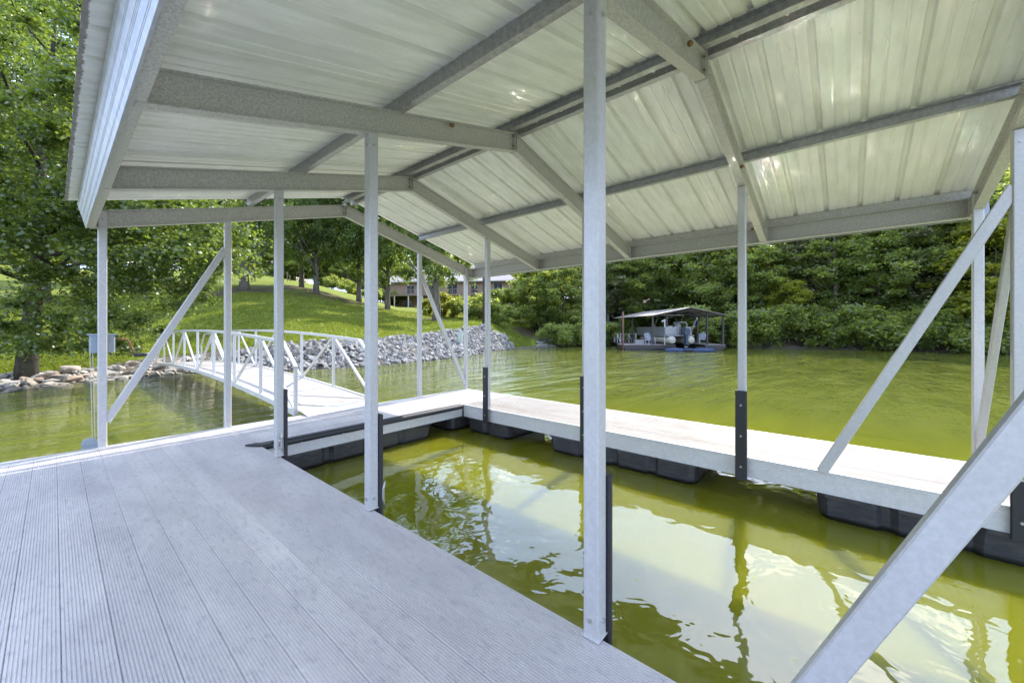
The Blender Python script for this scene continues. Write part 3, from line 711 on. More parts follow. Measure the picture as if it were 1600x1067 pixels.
def trunk_mesh(name, h, r0, mat, seed, limbs=9, spread=3, lean=(0,0), fork=.35):
    g = random.Random(seed); b = MB(); pts, rad = [], []
    for i in range(9):
        t = i/8; pts.append((lean[0]*t+g.gauss(0,.06)*h*.06*(i>0), lean[1]*t+g.gauss(0,.06)*h*.06*(i>0), -.4+(h+.4)*t)); rad.append(r0*((1-t)**.8*.82+.10)+(r0*.3 if i == 0 else 0)+(r0*.1 if i == 1 else 0))
    b.tube(pts, rad, 10)
    for i in range(limbs):
        t = fork+(1-fork)*(i+.3)/limbs*.9; j = int(t*8); p0 = Vector(pts[j]).lerp(Vector(pts[min(j+1,8)]), t*8-j); a = g.uniform(0,6.28); L = spread*g.uniform(.6,1.1)*(1.1-t*.5)
        d = Vector((math.cos(a), math.sin(a), g.uniform(.25,.9))); q = [p0+d*(L*k/3)+Vector((0,0,(k/3)**2*L*.12))+Vector([g.gauss(0,.05)*L for _ in range(3)])*(k>0) for k in range(4)]; rr = rad[j]*.5
        b.tube(q, [rr, rr*.7, rr*.4, rr*.12], 6)
        for _ in range(2):
            k = g.choice((1,2)); d2 = Vector((math.cos(a+g.uniform(-1.2,1.2)), math.sin(a+g.uniform(-1.2,1.2)), g.uniform(-.1,.7))); b.tube([q[k], q[k]+d2*L*.25, q[k]+d2*L*.5], [rr*.4, rr*.25, rr*.06], 5)
    return b.mesh(name, mat, True)

# the near maple by the left bank
ax_, ay_ = at(40, 12.6); az_ = hgt(ax_, ay_)
treeA = thing('maple_tree', 'large leafy tree at the left edge, its dark trunk among the bank stones', 'tree', (ax_, ay_, az_))
g = np.random.default_rng(5); bl = []
def loc_rf(r_, f_, z): # offsets from the trunk in right / forward directions
    return (f_*SN+r_*CS, f_*CS-r_*SN, z)
for _ in range(300):      # main crown
    d = g.normal(0,1,3); d /= np.linalg.norm(d); q = g.uniform(.15,1)**.5
    r_, f_, z = 1.4+d[0]*6.0*q, d[1]*3.6*q, 8.2+d[2]*7.0*q
    if z < 4.2 and r_ < 1.6: continue
    bl.append((*loc_rf(r_, f_, z), g.uniform(.35,.85)))
for _ in range(150):       # skirt that sweeps low to the right over the bank
    t = g.uniform(0,1); r_ = .6+t*6.6; top = 5.4; low = float(np.interp(r_, [.6,1.6,3.4,4.6,6,7.2], [2.6,1.2,.9,2.0,2.7,3.3]))
    bl.append((*loc_rf(r_, g.uniform(-2.2,1.2), g.uniform(low, top)), g.uniform(.3,.6)))
for _ in range(30):       # lowest sprays beside the trunk and hanging over the stones
    r_ = g.uniform(-1.4, 3.8); bl.append((*loc_rf(r_, g.uniform(-1.8,.4), g.uniform(.75,1.9)), g.uniform(.25,.42)))
P_, N_ = crown_pts(g, bl, 200000, .6, 1.05)
link('crown', leaf_mesh('crown', P_, N_, .105, MT['leafA'], .85, .75, 3), treeA)
link('trunk', trunk_mesh('trunk', 12, .25, MT['bark'], 4, 12, 4.2, lean=loc_rf(.7,.2,0)[:2], fork=.2), treeA)

def tree_kind(name, n, leafsize, mat, bark, h, rx, z0, rb, nb, seed, r0=.28, power=.5, droop=0, limbs=9, aspect=.7, tilt=.8):
    g = np.random.default_rng(seed); bl = blobs_ellipsoid(g, nb, rx, rx, z0, h, rb, power, droop); p, nr = crown_pts(g, bl, n, .5 if name in ('wood', 'dark') else .7, 1.05)
    return (leaf_mesh('crown', p, nr, leafsize, mat, aspect, tilt, seed), trunk_mesh('trunk', h*.82, r0, bark, seed, limbs, rx*.75, fork=max(.15, z0/h*.8)))
def plant_tree(name, kind, label, px, f, sc=1, zsc=None, rz=None, cat='tree', group=None, sink=0, dz=0):
    x, y = at(px, f); o = thing(name, label, cat, (x, y, hgt(x, y)-sink+dz), rnd.uniform(0,6.28) if rz is None else rz, group)
    o.scale = (sc, sc, zsc or sc)
    link('crown', kind[0], o); link('trunk', kind[1], o); return o
K = {}
K['lawn1'] = tree_kind('lawn', 60000, .17, MT['leafB'], MT['bark2'], 12, 4.3, 1.9, .75, 150, 21, .36, droop=.9)
K['lawn2'] = tree_kind('lawn', 56000, .17, MT['leafB'], MT['bark2'], 12, 3.7, 1.6, .7, 150, 22, .25, droop=.8)
K['woodA'] = tree_kind('wood', 50000, .26, MT['leafC'], MT['bark2'], 12, 3.4, .6, .7, 130, 31, .2, droop=.6)
K['woodB'] = tree_kind('wood', 44000, .25, MT['leafC'], MT['bark'], 14, 3.0, 2.4, .62, 110, 32, .2, power=.4)
K['woodC'] = tree_kind('wood', 46000, .24, MT['leafE'], MT['bark2'], 13, 2.9, 1.8, .6, 110, 33, .18)
K['woodD'] = tree_kind('wood', 38000, .26, MT['leafD'], MT['bark2'], 10, 2.8, 1.0, .6, 100, 34, .15, droop=.5)
K['dark'] = tree_kind('dark', 54000, .26, MT['leafC'], MT['bark'], 11, 4.0, .2, .8, 140, 35, .25, droop=.7)
def bush_kind(n, size, mat, rx, h, seed, nb=30):
    g = np.random.default_rng(seed); bl = blobs_ellipsoid(g, nb, rx, rx, .1, h, rx*.32, .5); p, nr = crown_pts(g, bl, n, .7, .9)
    b = MB()
    for i in range(7): a = i*.9; b.tube([(.05*math.cos(a),.05*math.sin(a),-.2),(.3*rx*math.cos(a),.3*rx*math.sin(a),h*.4),(.6*rx*math.cos(a),.6*rx*math.sin(a),h*.75)], [.03,.02,.006], 5)
    return (leaf_mesh('foliage', p, nr, size, mat, .7, .9, seed), b.mesh('stem', MT['bark'], True))
K['bushG'] = bush_kind(14000, .16, MT['leafC'], 1.6, 2.4, 51); K['bushY'] = bush_kind(9000, .15, MT['leafD'], 1.3, 1.9, 52)
K['bushW'] = bush_kind(15000, .24, MT['leafC'], 2.0, 3.0, 53)
def plant_bush(kind, label, px, f, sc, zsc=None, group=None, name='bush'):
    x, y = at(px, f); o = thing(name, label, 'bush', (x, y, hgt(x, y)), rnd.uniform(0,6.28), group); o.scale = (sc, sc, zsc or sc)
    link('foliage', K[kind][0], o); link('stem', K[kind][1], o); return o

plant_tree('shade_tree', K['lawn1'], 'broad shade tree with thick grey trunk on the lawn between the first two dock posts', 382, 36, 1.12, 1.35)
plant_tree('shade_tree', K['lawn2'], 'shade tree high on the lawn, first trunk to the right of the thick-trunked one', 471, 44, 1.1, 1.5)
plant_tree('shade_tree', K['lawn1'], 'small double-stemmed tree just right of and below the high lawn tree', 494, 41.5, .8, 1.2)
plant_tree('shade_tree', K['lawn2'], 'forked tree on the lawn just left of the wide near post', 561, 44, 1.15, 1.6)
plant_tree('shade_tree', K['lawn2'], 'bright green tree on the lawn immediately right of the forked tree', 606, 42, 1.1, 1.6)
plant_tree('shade_tree', K['lawn1'], 'tree in front of the brick house, its trunk beside the yellowish shrubs', 682, 38, 1.05, 1.5)
plant_tree('shade_tree', K['lawn1'], 'shade tree on the upper lawn behind the maple, seen left of the first dock post', 255, 42, 1.05)
plant_tree('shade_tree', K['lawn2'], 'shade tree on the upper lawn at the far left edge', 120, 48, 1.1)
plant_tree('shade_tree', K['lawn1'], 'tall tree close behind the maple, its trunk hidden by the maple trunk', 62, 27, 1.35, 1.9)
plant_tree('shade_tree', K['lawn2'], 'tall tree behind the maple at the very left edge, mostly outside the picture', -45, 25, 1.5, 1.9)
GB = 'trees in the row behind the upper lawn'
for px, f, s in ((-120,70,1.6),(20,74,1.5),(90,78,1.6),(175,72,1.5),(250,76,1.6),(330,80,1.7),(400,82,1.8),(455,78,1.6),(510,82,1.8),(560,84,1.7),(605,86,1.7),(650,92,1.8),(700,96,1.9),(760,98,1.8),(815,96,1.8),(-260,60,1.5),(-420,45,1.3)):
    plant_tree('background_tree', K[rnd.choice(['woodA','dark','lawn1'])], 'tall dark green tree in the row behind the upper lawn and houses', px, f, s, s*.95, group=GB)
for px, f, s in ((-40,62,.8),(60,66,.9),(150,64,.8),(230,66,.8),(300,68,.8),(350,70,.7),(430,72,.75),(470,74,.8),(505,76,.8),(545,76,.75),(585,78,.8),(630,84,1.0),(670,88,1.1),(820,80,1.3),(850,70,1.1)):
    plant_tree('background_tree', K['dark'], 'tall dark green tree in the row behind the upper lawn and houses', px, f, s, s*.8, group=GB)
# right woods
plant_tree('shoreline_tree', K['dark'], 'dark spreading tree right of the brick house, branches down to the small riprap patch', 838, 45, .80)
plant_tree('shoreline_tree', K['dark'], 'dark tree whose crown reaches the water just left of the tallest near dock post', 880, 42.5, .8)
plant_tree('shoreline_tree', K['woodC'], 'pale feathery tree immediately right of the tallest near dock post', 950, 45, 1.05)
def fD(px, D): return D*math.cos(math.atan((px-800)/613.4))
GW = 'trees of the wooded shore behind the neighbouring dock'
LW = 'tree in the dense wood along the right shore behind the neighbouring dock'
row = [(985,47,'woodA',.95),(1020,49,'woodB',1.0),(1060,50,'dark',1.1),(1100,50,'woodB',1.05),(1140,47,'dark',.95),(1180,46,'woodA',.95),(1262,47,'woodC',.95),(1310,47,'woodA',.95),(1365,47,'woodB',.9),(1420,47,'dark',.95),(1475,47,'woodB',.85),(1530,47,'woodA',.95),(1590,47,'woodA',.9),(1660,47,'dark',.95),(1760,48,'woodA',.95),(1900,50,'dark',1.0),(2150,52,'woodA',1.0)]
for px, D, k, s in row: plant_tree('woodland_tree', K[k], LW, px, fD(px, D), s, group=GW)
for i in range(22):
    px = 900+i*46+rnd.uniform(-14,14); D = 54+rnd.uniform(-2,3)
    plant_tree('woodland_tree', K[('woodB','woodC','woodA','woodB','dark')[i % 5]], LW, px, fD(px, D), rnd.uniform(.9,1.15), group=GW)
for i in range(22):
    px = 880+i*52+rnd.uniform(-14,14); D = 64+rnd.uniform(-2,4)
    plant_tree('woodland_tree', K[('woodB','woodA','woodC')[i % 3]], LW, px, fD(px, D), rnd.uniform(1.0,1.3), group=GW)
plant_tree('shoreline_tree', K['woodD'], 'yellow-green tree overhanging the water just right of the post with the black guard strip', 1232, fD(1232, 44.2), .62)
plant_tree('shoreline_tree', K['woodD'], 'bright yellow-green tree seen between the two right-hand dock posts', 1556, fD(1556, 44.5), 1.05)
plant_tree('shoreline_tree', K['woodC'], 'silvery tree high on the right shore beneath the eave, left of the long brace', 1440, fD(1440, 47), 1.15)
GB2 = 'bushes overhanging the dark waterline of the right shore'
for i, px in enumerate(range(985, 1720, 30)):
    plant_bush('bushW', 'leafy bush overhanging the dark waterline of the right shore', px+rnd.uniform(-8,8), fD(px, shore(azpx(px))+rnd.uniform(-.4,.9)), rnd.uniform(.85,1.25), group=GB2)
for px in (868, 884, 900, 918, 936, 952, 970, 988): plant_bush('bushW', 'leafy bush on the far shore left of the neighbouring dock', px, fD(px, shore(azpx(px))+.3), rnd.uniform(.55,.8), group='bushes on the far shore left of the neighbouring dock')
for i in range(26):
    px = 800+i*38+rnd.uniform(-10,10); plant_bush('bushW', 'leafy undergrowth bush deep in the wood behind the neighbouring dock', px, fD(px, 50.5+rnd.uniform(-1,1)), rnd.uniform(1.0,1.4), group='undergrowth bushes deep in the wood')
# bare trunks standing in the woods
def pole_trunk(px, D, h, r, label):
    x, y = at(px, fD(px, D)); o = thing('pine_tree', label, 'tree', (x, y, hgt(x, y)))
    b = MB(); b.tube([(0,0,-.3),(.1,.05,h*.5),(0,.15,h)], [r, r*.8, r*.5], 8); b.build('trunk', MT['bark2'], o, smooth=True)
    g = np.random.default_rng(int(px)); bl = [(g.normal(0,1.0), g.normal(0,1.0), h+g.uniform(-2.5,1.2), g.uniform(.5,.9)) for _ in range(14)]; p, nr = crown_pts(g, bl, 5000, .5, .9)
    link('crown', leaf_mesh('crown', p, nr, .22, MT['leafC'], .4, 1.0, int(px)), o)
pole_trunk(1306, 46.0, 12, .20, 'tall bare-trunked pine standing in the wood, left of the other pines')
pole_trunk(1374, 46.6, 12.5, .15, 'slender pine trunk in the wood between the bare pine and the long brace')
pole_trunk(1490, 46.5, 12, .15, 'pine trunk in the wood close to the long right-hand brace')

# ------------------------------------------------------------------ shrubs in front of the brick house
for k, lab, px, f, s, zs in (('bushY','low yellow-green shrub at the left end of the row before the brick house',668,44,.85,.9),('bushY','bright yellowish shrub in front of the house, second in the row',692,43,1.0,1.35),
    ('bushY','rounded light green shrub in the middle of the row before the house',712,42,1.0,1.1),('bushG','dark clipped bush directly behind the far corner post of the dock',732,41,1.0,1.0),('bushG','largest dark green bush at the foot of the house stairs',752,40,1.15,1.05),
    ('bushG','dark bush at the right end of the row before the house',776,40,1.0,.95)):
    plant_bush(k, lab, px, f, s, zs)
for px, f, s in ((585,70,1.1),(600,72,1.2),(615,74,1.1),(-60,46,1.3),(-10,50,1.2),(45,52,1.2),(545,66,1.0),(520,70,1.0)): plant_bush('bushG', 'dark hedge bush at the top of the lawn', px, f, s, group='hedge bushes at the top of the lawn')

# ------------------------------------------------------------------ houses
def brickwall():
    m = M('tan_brick'); p = m.coord('Object')
    mp = m.N('Mapping', Vector=p, Rotation=(R(90),0,0)).outputs[0]
    b = m.N('TexBrick', Vector=mp, Scale=4.5); b.inputs['Color1'].default_value = (.26,.155,.105,1); b.inputs['Color2'].default_value = (.34,.22,.155,1); b.inputs['Mortar'].default_value = (.38,.33,.28,1); b.inputs['Mortar Size'].default_value = .02
    return m.done(m.pr(b.outputs[0], .9))
MT['brick'] = brickwall(); MT['shingle'] = simple('pale_shingle_roof', (.40,.35,.33), .9, 0, .2, 12); MT['dullwhite'] = simple('dull_white_tube', (.28,.28,.27), .5); MT['white'] = simple('white_paint', (.50,.50,.48), .5, 0, .06)
MT['glass'] = simple('dark_window_glass', (.05,.06,.07), .08, 0, .1); MT['wood'] = simple('weathered_timber', (.22,.17,.13), .85, 0, .3, 12); MT['siding'] = simple('cream_siding', (.55,.48,.42), .8, 0, .1)
def window(par, x, z, w, h, y=-.02, mull=True):
    b = MB(); t = .09
    b.box(x-w/2-t, x+w/2+t, y-.05, y+.02, z-t, z); b.box(x-w/2-t, x+w/2+t, y-.05, y+.02, z+h, z+h+t); b.box(x-w/2-t, x-w/2, y-.05, y+.02, z+.001, z+h-.001); b.box(x+w/2, x+w/2+t, y-.05, y+.02, z+.001, z+h-.001)
    if mull: b.box(x-.03, x+.03, y-.045, y+.01, z+.001, z+h-.001)
    o = b.build('window', MT['dullwhite'], par)
    b = MB(); b.box(x-w/2, x+w/2, y-.012, y+.015, z, z+h); b.build('pane', MT['glass'], o)
hx, hy = at(715, 73)
hs = thing('brick_house', 'two-storey brick house with a raised timber deck and stairs behind the shrubs', 'house', (hx, hy, 4.6), R(-YAW)+R(-6))
b = MB(); b.box(-14, 10.4, 0, 9, -.8, 5.6); b.build('wall', MT['brick'], hs)
b = MB(); b.add([(-14.8,-.7,5.5),(11.2,-.7,5.5),(11.2,9.7,5.5),(-14.8,9.7,5.5),(-10,4.5,9.2),(6.6,4.5,9.2)], [(0,1,5,4),(1,2,5),(2,3,4,5),(3,0,4),(3,2,1,0)]); rf_ = b.build('roof', MT['shingle'], hs)
b = MB(); b.box(-14.85,11.25,-.85,-.7,5.32,5.5); b.build('gutter', MT['white'], rf_)
for x, z, w_, h_ in ((7.6,3.05,1.5,2.0),(3.2,3.3,1.2,1.4),(-1,3.05,1.8,2.0),(-5,3.3,1.4,1.4),(-9,3.3,1.4,1.4),(7.6,.6,1.3,1.1),(-9.6,.35,1.4,1.6),(-4.4,.5,1.2,1.3),(2.2,.6,1.2,1.2)): window(hs, x, z, w_, h_)
b = MB(); b.box(-2.2,-1.1,-.06,.02,.0,2.05); dr = b.build('door', MT['white'], hs)
b = MB(); b.box(-2.0,-1.3,-.075,-.05,.9,1.9); b.build('pane', MT['glass'], dr)
dk = link('deck', None, hs)
b = MB(); b.box(-13.8,10.2,-3.0,-.05,2.62,2.85); b.build('deck_floor', MT['wood'], dk)
for x in np.linspace(-13.6, 10.0, 10): b = MB(); b.box(x-.09,x+.09,-2.95,-2.77,-.8,2.62); b.build('deck_post', MT['siding'], dk)
b = MB(); b.box(-13.8,10.2,-3.0,-2.94,3.72,3.80); b.box(-13.8,10.2,-2.99,-2.95,3.0,3.05)
for x in np.arange(-13.7, 10.2, .33): b.box(x-.02,x+.02,-2.985,-2.955,2.9,3.75)
b.build('deck_railing', MT['wood'], dk)
st = link('stairs', None, hs)
for i in range(13): b = MB(); b.box(1.3+i*.28, 1.62+i*.28, -4.1, -3.05, 2.55-i*.2, 2.61-i*.2); b.build('step', MT['wood'], st)
for y in (-4.12, -3.04):
    b = MB(); b.bar((1.2,y,2.6),(5.1,y,0),.06,.28); b.bar((1.2,y,3.6),(5.1,y,1.0),.05,.09)
    for i in range(7): b.box(1.3+i*.6,1.36+i*.6,y-.02,y+.02,2.55-i*.4,3.55-i*.4)
    b.build('stair_rail', MT['wood'], st)
hx2, hy2 = at(395, 88)
h2 = thing('pale_house', 'pale house with pinkish roof glimpsed through the trees on top of the lawn', 'house', (hx2, hy2, 12.4), R(-YAW)+R(10))
b = MB(); b.box(-13,9,0,8,-1.5,3.4); b.build('wall', MT['siding'], h2)
b = MB(); b.add([(-13.6,-.6,3.3),(9.6,-.6,3.3),(9.6,8.6,3.3),(-13.6,8.6,3.3),(-10,4,6.0),(6,4,6.0)], [(0,1,5,4),(1,2,5),(2,3,4,5),(3,0,4),(3,2,1,0)]); b.build('roof', MT['shingle'], h2)
for x in (-10,-6,-2,3,6.5): window(h2, x, .9, 1.3, 1.4)

# dark pole, pedestal, fence stakes
x, y = at(756.5, 34); o = thing('utility_pole', 'dark wooden pole rising from the top of the riprap in front of the brick house', 'pole', (x, y, hgt(x, y)))
b = MB(); b.tube([(0,0,-.5),(.02,0,3),(.0,.05,7)], [.16,.15,.13], 10); b.build('pole', MT['bark'], o, smooth=True)
x, y = at(719, 26.5); o = thing('power_pedestal', 'small pale green utility box standing on the riprap slope', 'utility box', (x, y, hgt(x, y)+.2), R(-YAW))
MT['pale_green'] = simple('pale_green_paint', (.38,.45,.40), .5, .1)
b = MB(); b.sweep(rrect(.32,.25,.03),(0,0,-.3),(0,0,.55),(1,0,0),(0,1,0)); b.build('cabinet', MT['pale_green'], o)
b = MB(); b.box(-.18,.18,-.15,.15,.55,.60); b.build('lid', MT['pale_green'], o)
for i, (px, f) in enumerate(((399,62),(449,60),(453,60),(434,64),(470,64))):
    x, y = at(px, f); o = thing('fence_stake', 'thin dark stake at the top of the lawn beneath the trees', 'stake', (x, y, hgt(x, y)), 0, 'thin stakes at the top of the lawn')
    b = MB(); b.box(-.05,.05,-.05,.05,-.3,1.3 if i != 2 else .9); b.box(-.07,.07,-.07,.07,1.3 if i != 2 else .9,1.36 if i != 2 else .96); b.build('stake', MT['wood'], o)

# ------------------------------------------------------------------ the neighbouring dock (local frame: x right, y away, origin at its front)
nx, ny = rf(14.4, 32.0)
MT['dmetal'] = simple('brown_black_steel', (.05,.042,.04), .6, .3, .3, 10); MT['roofn'] = simple('weathered_roof_sheet', (.30,.27,.23), .6, .2, .25, 3); MT['dplank'] = simple('grey_deck_boards', (.25,.23,.21), .85, 0, .25, 6)
MT['rpole'] = simple('rust_red_pipe', (.11,.05,.04), .7, 0, .2)
nd = thing('neighbouring_dock', 'dark-framed covered dock with gabled roof and a boat inside, across the cove', 'boat dock', (nx, ny, WZ), R(-YAW))
def nb(name, mat, f, parent=nd, **kw): b = MB(); f(b); return b.build(name, mat, parent, **kw)
LV = 8.0
def sx(y): return -.9*y/LV*.9            # the dock runs slightly to the left as it goes away
for x0, x1, y0, y1, nm in ((-5.3,-1.05,0,2.0,'left_deck'),(-3.3,-1.6,2.0,8.3,'left_walkway'),(1.35,3.0,0,8.3,'right_walkway'),(-3.3,3.0,8.3,9.5,'rear_walkway')):
    d_ = link(nm, None, nd)
    nb('frame', MT['dmetal'], lambda b: b.box(x0,x1,y0,y1,.16,.44), d_)
    n = int((x1-x0)/.3); 
    for i in range(n): nb('plank', MT['dplank'], lambda b: b.box(x0+(x1-x0)*i/n+.006, x0+(x1-x0)*(i+1)/n-.006, y0-.02, y1+.02, .444, .475+rnd.uniform(-.004,.004)), d_)
    for y in np.arange(y0+.5, y1-.2, 2.2): nb('float', MT['float'], lambda b: b.sweep(rrect(x1-x0-.1,1.3,.12),((x0+x1)/2,y+.3,-.25),((x0+x1)/2,y+.3,.16),(1,0,0),(0,1,0)), d_)
for x, y in ((-2.9,.1),(-1.75,.1),(1.55,.1),(2.85,.1),(-3.3,4.2),(-3.6,8.2),(-1.6,8.2),(1.2,8.2),(2.4,8.2),(2.7,4.2)):
    zt = 3.34-abs(x-(-.03+sx(y)))*.20
    nb('post', MT['dmetal'], lambda b: b.box(x-.065,x+.065,y-.065,y+.065,.4,zt))
zr, zs_ = 3.48, .21
rr_ = link('roof', None, nd)
for s, wd in ((-1,3.15),(1,3.0)):
    for k in range(7):
        ya, yb_ = -.3+k*1.27, -.3+(k+1)*1.27-.01
        nb('roof_sheet', MT['roofn'], lambda b: b.add([(sx(ya)*1.0,ya,zr),(sx(ya)+s*wd,ya,zr-wd*zs_),(sx(yb_)+s*wd,yb_,zr-wd*zs_),(sx(yb_),yb_,zr),(sx(ya),ya,zr+.03),(sx(ya)+s*wd,ya,zr-wd*zs_+.03),(sx(yb_)+s*wd,yb_,zr-wd*zs_+.03),(sx(yb_),yb_,zr+.03)],
           [(0,1,2,3),(7,6,5,4),(0,4,5,1),(1,5,6,2),(2,6,7,3),(3,7,4,0)]), rr_)
    for y in (0.,2.1,4.2,6.3,8.2): nb('rafter', MT['dmetal'], lambda b: b.bar((sx(y),y,zr-.09),(sx(y)+s*(wd-.1),y,zr-.09-(wd-.1)*zs_),.06,.12), rr_)
    for q in (.05,.5,.97): nb('purlin', MT['dmetal'], lambda b: b.bar((sx(-.2)+s*wd*q,-.2,zr-.035-wd*q*zs_),(sx(8.5)+s*wd*q,8.5,zr-.035-wd*q*zs_),.05,.05), rr_)
nb('brace', MT['dmetal'], lambda b: (b.bar((-1.7,.1,2.6),(.0,.1,3.3),.05), b.bar((1.5,.1,2.6),(0,.1,3.3),.05)))
nb('lift_beam', MT['dmetal'], lambda b: (b.bar((-1.1,1.2,.62),(1.4,1.2,.62),.1,.12), b.bar((-1.1,5.2,.62),(1.4,5.2,.62),.1,.12)))
nb('light_pole', MT['white'], lambda b: (b.bar((-1.95,.0,.47),(-1.95,.0,2.45),.07), b.bar((-2.2,.0,2.35),(-1.9,.0,2.5),.07,.1)))
x, y = rf(9.05, 32.0); o = thing('mooring_pole', 'reddish brown pole standing at the left end of the neighbouring dock', 'pole', (x, y, WZ))
b = MB(); b.tube([(0,0,-1.2),(0,0,3.15)], .065, 10); b.build('pipe', MT['rpole'], o, smooth=True); b = MB(); b.tube([(0,0,3.15),(0,0,3.2)], .08, 10); b.build('cap', MT['rpole'], o)
# stairs and rail on the shore beyond the left end of that dock
o = thing('shore_footbridge', 'low dark footbridge with thin slanting rails joining the neighbouring dock to the shore', 'footbridge', (*rf(10.3, 35.5), WZ), R(-YAW))
b = MB(); b.box(-.2,.9,0,7.5,.30,.42); b.build('walkway', MT['dmetal'], o)
for s in (-.2,.9):
    b = MB(); b.bar((s,0,1.3),(s,7.5,1.3),.05)
    for k in range(8): b.bar((s,k*1.05,.42),(s,k*1.05,1.3),.05); 
    for k in range(7): b.bar((s,k*1.05,.42 if k % 2 else 1.28),(s,(k+1)*1.05,1.28 if k % 2 else .42),.035)
    b.build('handrail', MT['alu'], o)

# pontoon boat on its lift
MT['pont'] = simple('brushed_pontoon_metal', (.36,.34,.29), .4, .4, .1); MT['panel'] = simple('white_boat_panel', (.24,.24,.24), .4, 0, .05); MT['seat'] = simple('grey_vinyl', (.45,.43,.40), .6); MT['bluecover'] = simple('blue_plastic', (.015,.035,.09), .4); MT['motor'] = simple('dark_blue_grey_cowling', (.03,.045,.07), .35)
MT['tan'] = simple('beige_canvas', (.52,.47,.38), .9); MT['dkpanel'] = simple('grey_panel', (.16,.17,.18), .5)
pb = thing('pontoon_boat', 'pontoon boat with white fence panels, bimini frame and outboard motor lifted inside the neighbouring dock', 'boat', (*rf(13.6, 31.4), WZ), R(-YAW)+R(4))
for s in (-.78,.78):
    b = MB(); b.tube([(s,0,.86),(s,.02,.86),(s,5.4,.86),(s,6.0,.9),(s,6.5,1.02)], [.24,.29,.29,.22,.04], 20); b.build('pontoon', MT['pont'], pb, smooth=True)
b = MB(); b.box(-1.15,1.15,.25,6.6,1.16,1.24); b.build('deck', MT['panel'], pb)
for x0,x1,y0,y1,mt in ((-1.15,-1.11,.6,6.4,'dkpanel'),(1.11,1.15,.6,6.4,'panel'),(-1.1,-.1,.58,.62,'panel'),(.6,1.1,.58,.62,'panel'),(-1.1,1.1,6.38,6.42,'panel')):
    b = MB(); b.box(x0,x1,y0,y1,1.27,1.86); o = b.build('fence_panel', MT[mt], pb)
    b = MB(); b.bar(((x0+x1)/2 if x1-x0<.1 else x0,(y0+y1)/2 if y1-y0<.1 else y0,1.89),((x0+x1)/2 if x1-x0<.1 else x1,(y0+y1)/2 if y1-y0<.1 else y1,1.89),.05); b.build('rail', MT['dullwhite'], o)
b = MB(); b.box(-1.05,-.45,.75,1.6,1.24,1.62); b.box(-1.05,-.45,.75,.95,1.62,1.98); b.build('seat', MT['seat'], pb)
b = MB(); b.box(.5,1.05,2.2,3.0,1.24,2.1); b.add([(.5,2.2,2.1),(1.05,2.2,2.1),(1.05,2.5,2.35),(.5,2.5,2.35)],[(0,1,2,3)]); b.build('console', MT['panel'], pb)
b = MB()
for (x,y) in ((-.1,.4),(.62,.4)): b.tube([(x,y,1.24),(x,y,2.15)], .03, 6)
b.tube([(-.1,.4,2.1),(-.02,.4,2.28),(.54,.4,2.28),(.62,.4,2.1)], .03, 6); b.build('boarding_gate', MT['dullwhite'], pb)
b = MB()
for x in (-1.1,1.1): b.tube([(x,2.6,1.9),(x,1.9,2.9)], .02, 6); b.tube([(x,2.6,1.9),(x,3.4,2.9)], .02, 6)
b.build('bimini_frame', MT['dullwhite'], pb); b = MB(); b.box(-1.1,1.1,1.85,3.45,2.9,2.95); b.build('bimini_top', MT['tan'], pb)
b = MB(); b.sweep([(-.18,1.28),(.18,1.28),(.22,1.45),(.20,1.72),(.10,1.82),(-.10,1.82),(-.20,1.72),(-.22,1.45)],(0.25,-.42,0),(.25,.12,0),(1,0,0),(0,0,1)); b.box(.16,.34,-.35,0.05,.55,1.28); b.box(.10,.40,-.5,.05,.50,.56)
mo = b.build('outboard_motor', MT['motor'], pb); b = MB(); b.tube([(.25,-.3,.30),(.25,-.1,.30),(.25,.1,.32)],[.03,.08,.05],8)
for k in range(3): a = k*2.094; b.add([(.25,-.2,.3),(.25+.16*math.cos(a),-.22,.3+.16*math.sin(a)),(.25+.15*math.cos(a+.5),-.16,.3+.15*math.sin(a+.5))],[(0,1,2)])
b.build('propeller', MT['dullwhite'], mo)
def flagmat():
    m = M('striped_flag'); c = m.N('SeparateXYZ', Vector=m.coord('Object')); z = c.outputs[2]; x = c.outputs[0]
    s = m.math('GREATER_THAN', m.math('FRACT', m.math('MULTIPLY', z, 9.0)), .5); col = m.mix(s, (.45,.03,.05), (.75,.75,.75))
    k = m.math('MULTIPLY', m.math('GREATER_THAN', z, 2.02), m.math('LESS_THAN', x, 1.42)); return m.done(m.pr(m.mix(k, col, (.03,.05,.22)), .8))
b = MB(); b.tube([(1.1,.45,1.85),(1.48,.35,2.75)], .018, 6); fp = b.build('flag_pole', MT['dullwhite'], pb)
b = MB(); vs = []
for i in range(7):
    for j in range(5): t = j/4; vs.append((1.46-.30*(1-t)-.03*i*(.5)+.02*math.sin(i*1.3), .36+.05*math.sin(i*1.1+j)+.03*i, 2.66-.7*(1-t)-.09*i))
b.add(vs, [(i*5+j,i*5+j+1,i*5+j+6,i*5+j+5) for i in range(6) for j in range(4)]); fl = b.build('flag', flagmat(), fp)
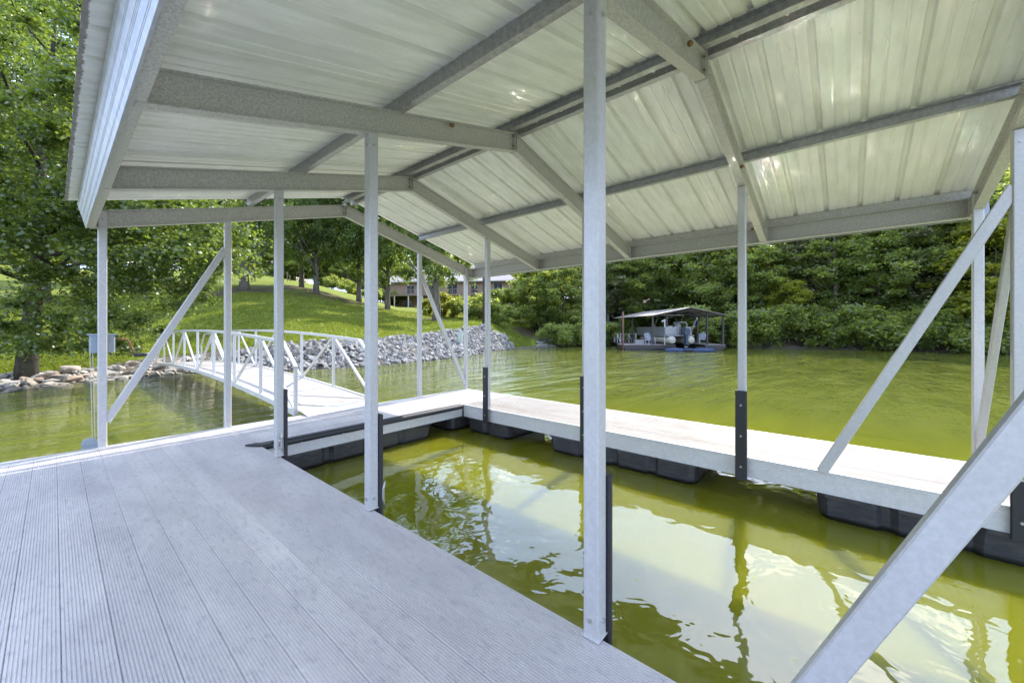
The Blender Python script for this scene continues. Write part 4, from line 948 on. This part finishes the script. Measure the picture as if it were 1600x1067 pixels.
# paddle boards / blue float behind the boat
o = thing('blue_float', 'flat blue floating craft on the water beneath the outboard motor', 'float', (*rf(13.6, 30.7), WZ), R(-YAW))
b = MB()
for y0, x0, L in ((0,-1.7,1.7),(-.2,.35,1.9)):
    b.tube([(x0,y0,.08),(x0+.25,y0,.08),(x0+L*.5,y0,.1),(x0+L-.25,y0,.08),(x0+L,y0,.08)],[.02,.17,.2,.17,.02],10)
b.tube([(-.2,-.1,.14),(.6,-.15,.14)],[.1,.1],8)
b.build('hull', MT['bluecover'], o, smooth=True)
b = MB(); b.box(-1.2,-.7,-.1,.1,.24,.30); b.box(.7,1.2,-.3,-.1,.26,.33); b.build('seat', MT['motor'], o)
# plastic deck chairs
MT['plast'] = simple('pale_plastic', (.34,.36,.42), .5, 0, .04)
def deck_chair(label, r_, f_, rz):
    o = thing('deck_chair', label, 'chair', (*rf(r_, f_), WZ+.475), rz)
    b = MB(); b.add([(-.26,-.25,.36),(.26,-.25,.36),(.24,.25,.30),(-.24,.25,.30),(-.26,-.25,.39),(.26,-.25,.39),(.24,.25,.33),(-.24,.25,.33)],[(3,2,1,0),(4,5,6,7),(0,1,5,4),(1,2,6,5),(2,3,7,6),(3,0,4,7)]); b.build('seat', MT['plast'], o)
    for i in range(5):
        x = -.2+i*.1; h = .98-.035*abs(i-2)**1.6; b = MB(); b.bar((x,.24,.32),(x*1.2,.48,h),.085,.02,up=(0,1,0)); b.build('back_slat', MT['plast'], o)
    for s in (-1,1):
        b = MB(); b.box(s*.31-.06,s*.31+.06,-.32,.32,.56,.59); b.build('armrest', MT['plast'], o)
        for y in (-.26,.26): b = MB(); b.bar((s*.29,y,0),(s*.29,y,.56),.07,.035); b.build('leg', MT['plast'], o)
deck_chair('pale plastic slatted armchair at the left front of the neighbouring dock', 11.55, 32.8, R(-YAW)+R(15)+math.pi*0)
deck_chair('pale plastic armchair on the right walkway of the neighbouring dock behind the flag', 16.35, 33.6, R(-YAW)+R(-20))
o = thing('dock_box', 'low white storage box beside the plastic armchair on the neighbouring dock', 'box', (*rf(10.75, 33.2), WZ+.475), R(-YAW))
b = MB(); b.sweep(rrect(.7,.45,.03),(0,0,0),(0,0,.32),(1,0,0),(0,1,0)); b.build('body', MT['panel'], o); b = MB(); b.box(-.37,.37,-.24,.24,.32,.36); b.build('lid', MT['dullwhite'], o)

for o in bpy.data.objects:                               # joined pieces too small to pick apart in the photograph
    if o.parent and o.name.split('.')[0] in ('bolt', 'deck_railing', 'stem', 'handrail', 'joist', 'cable', 'lift_beam', 'brace_pair'): o['kind'] = 'stuff'
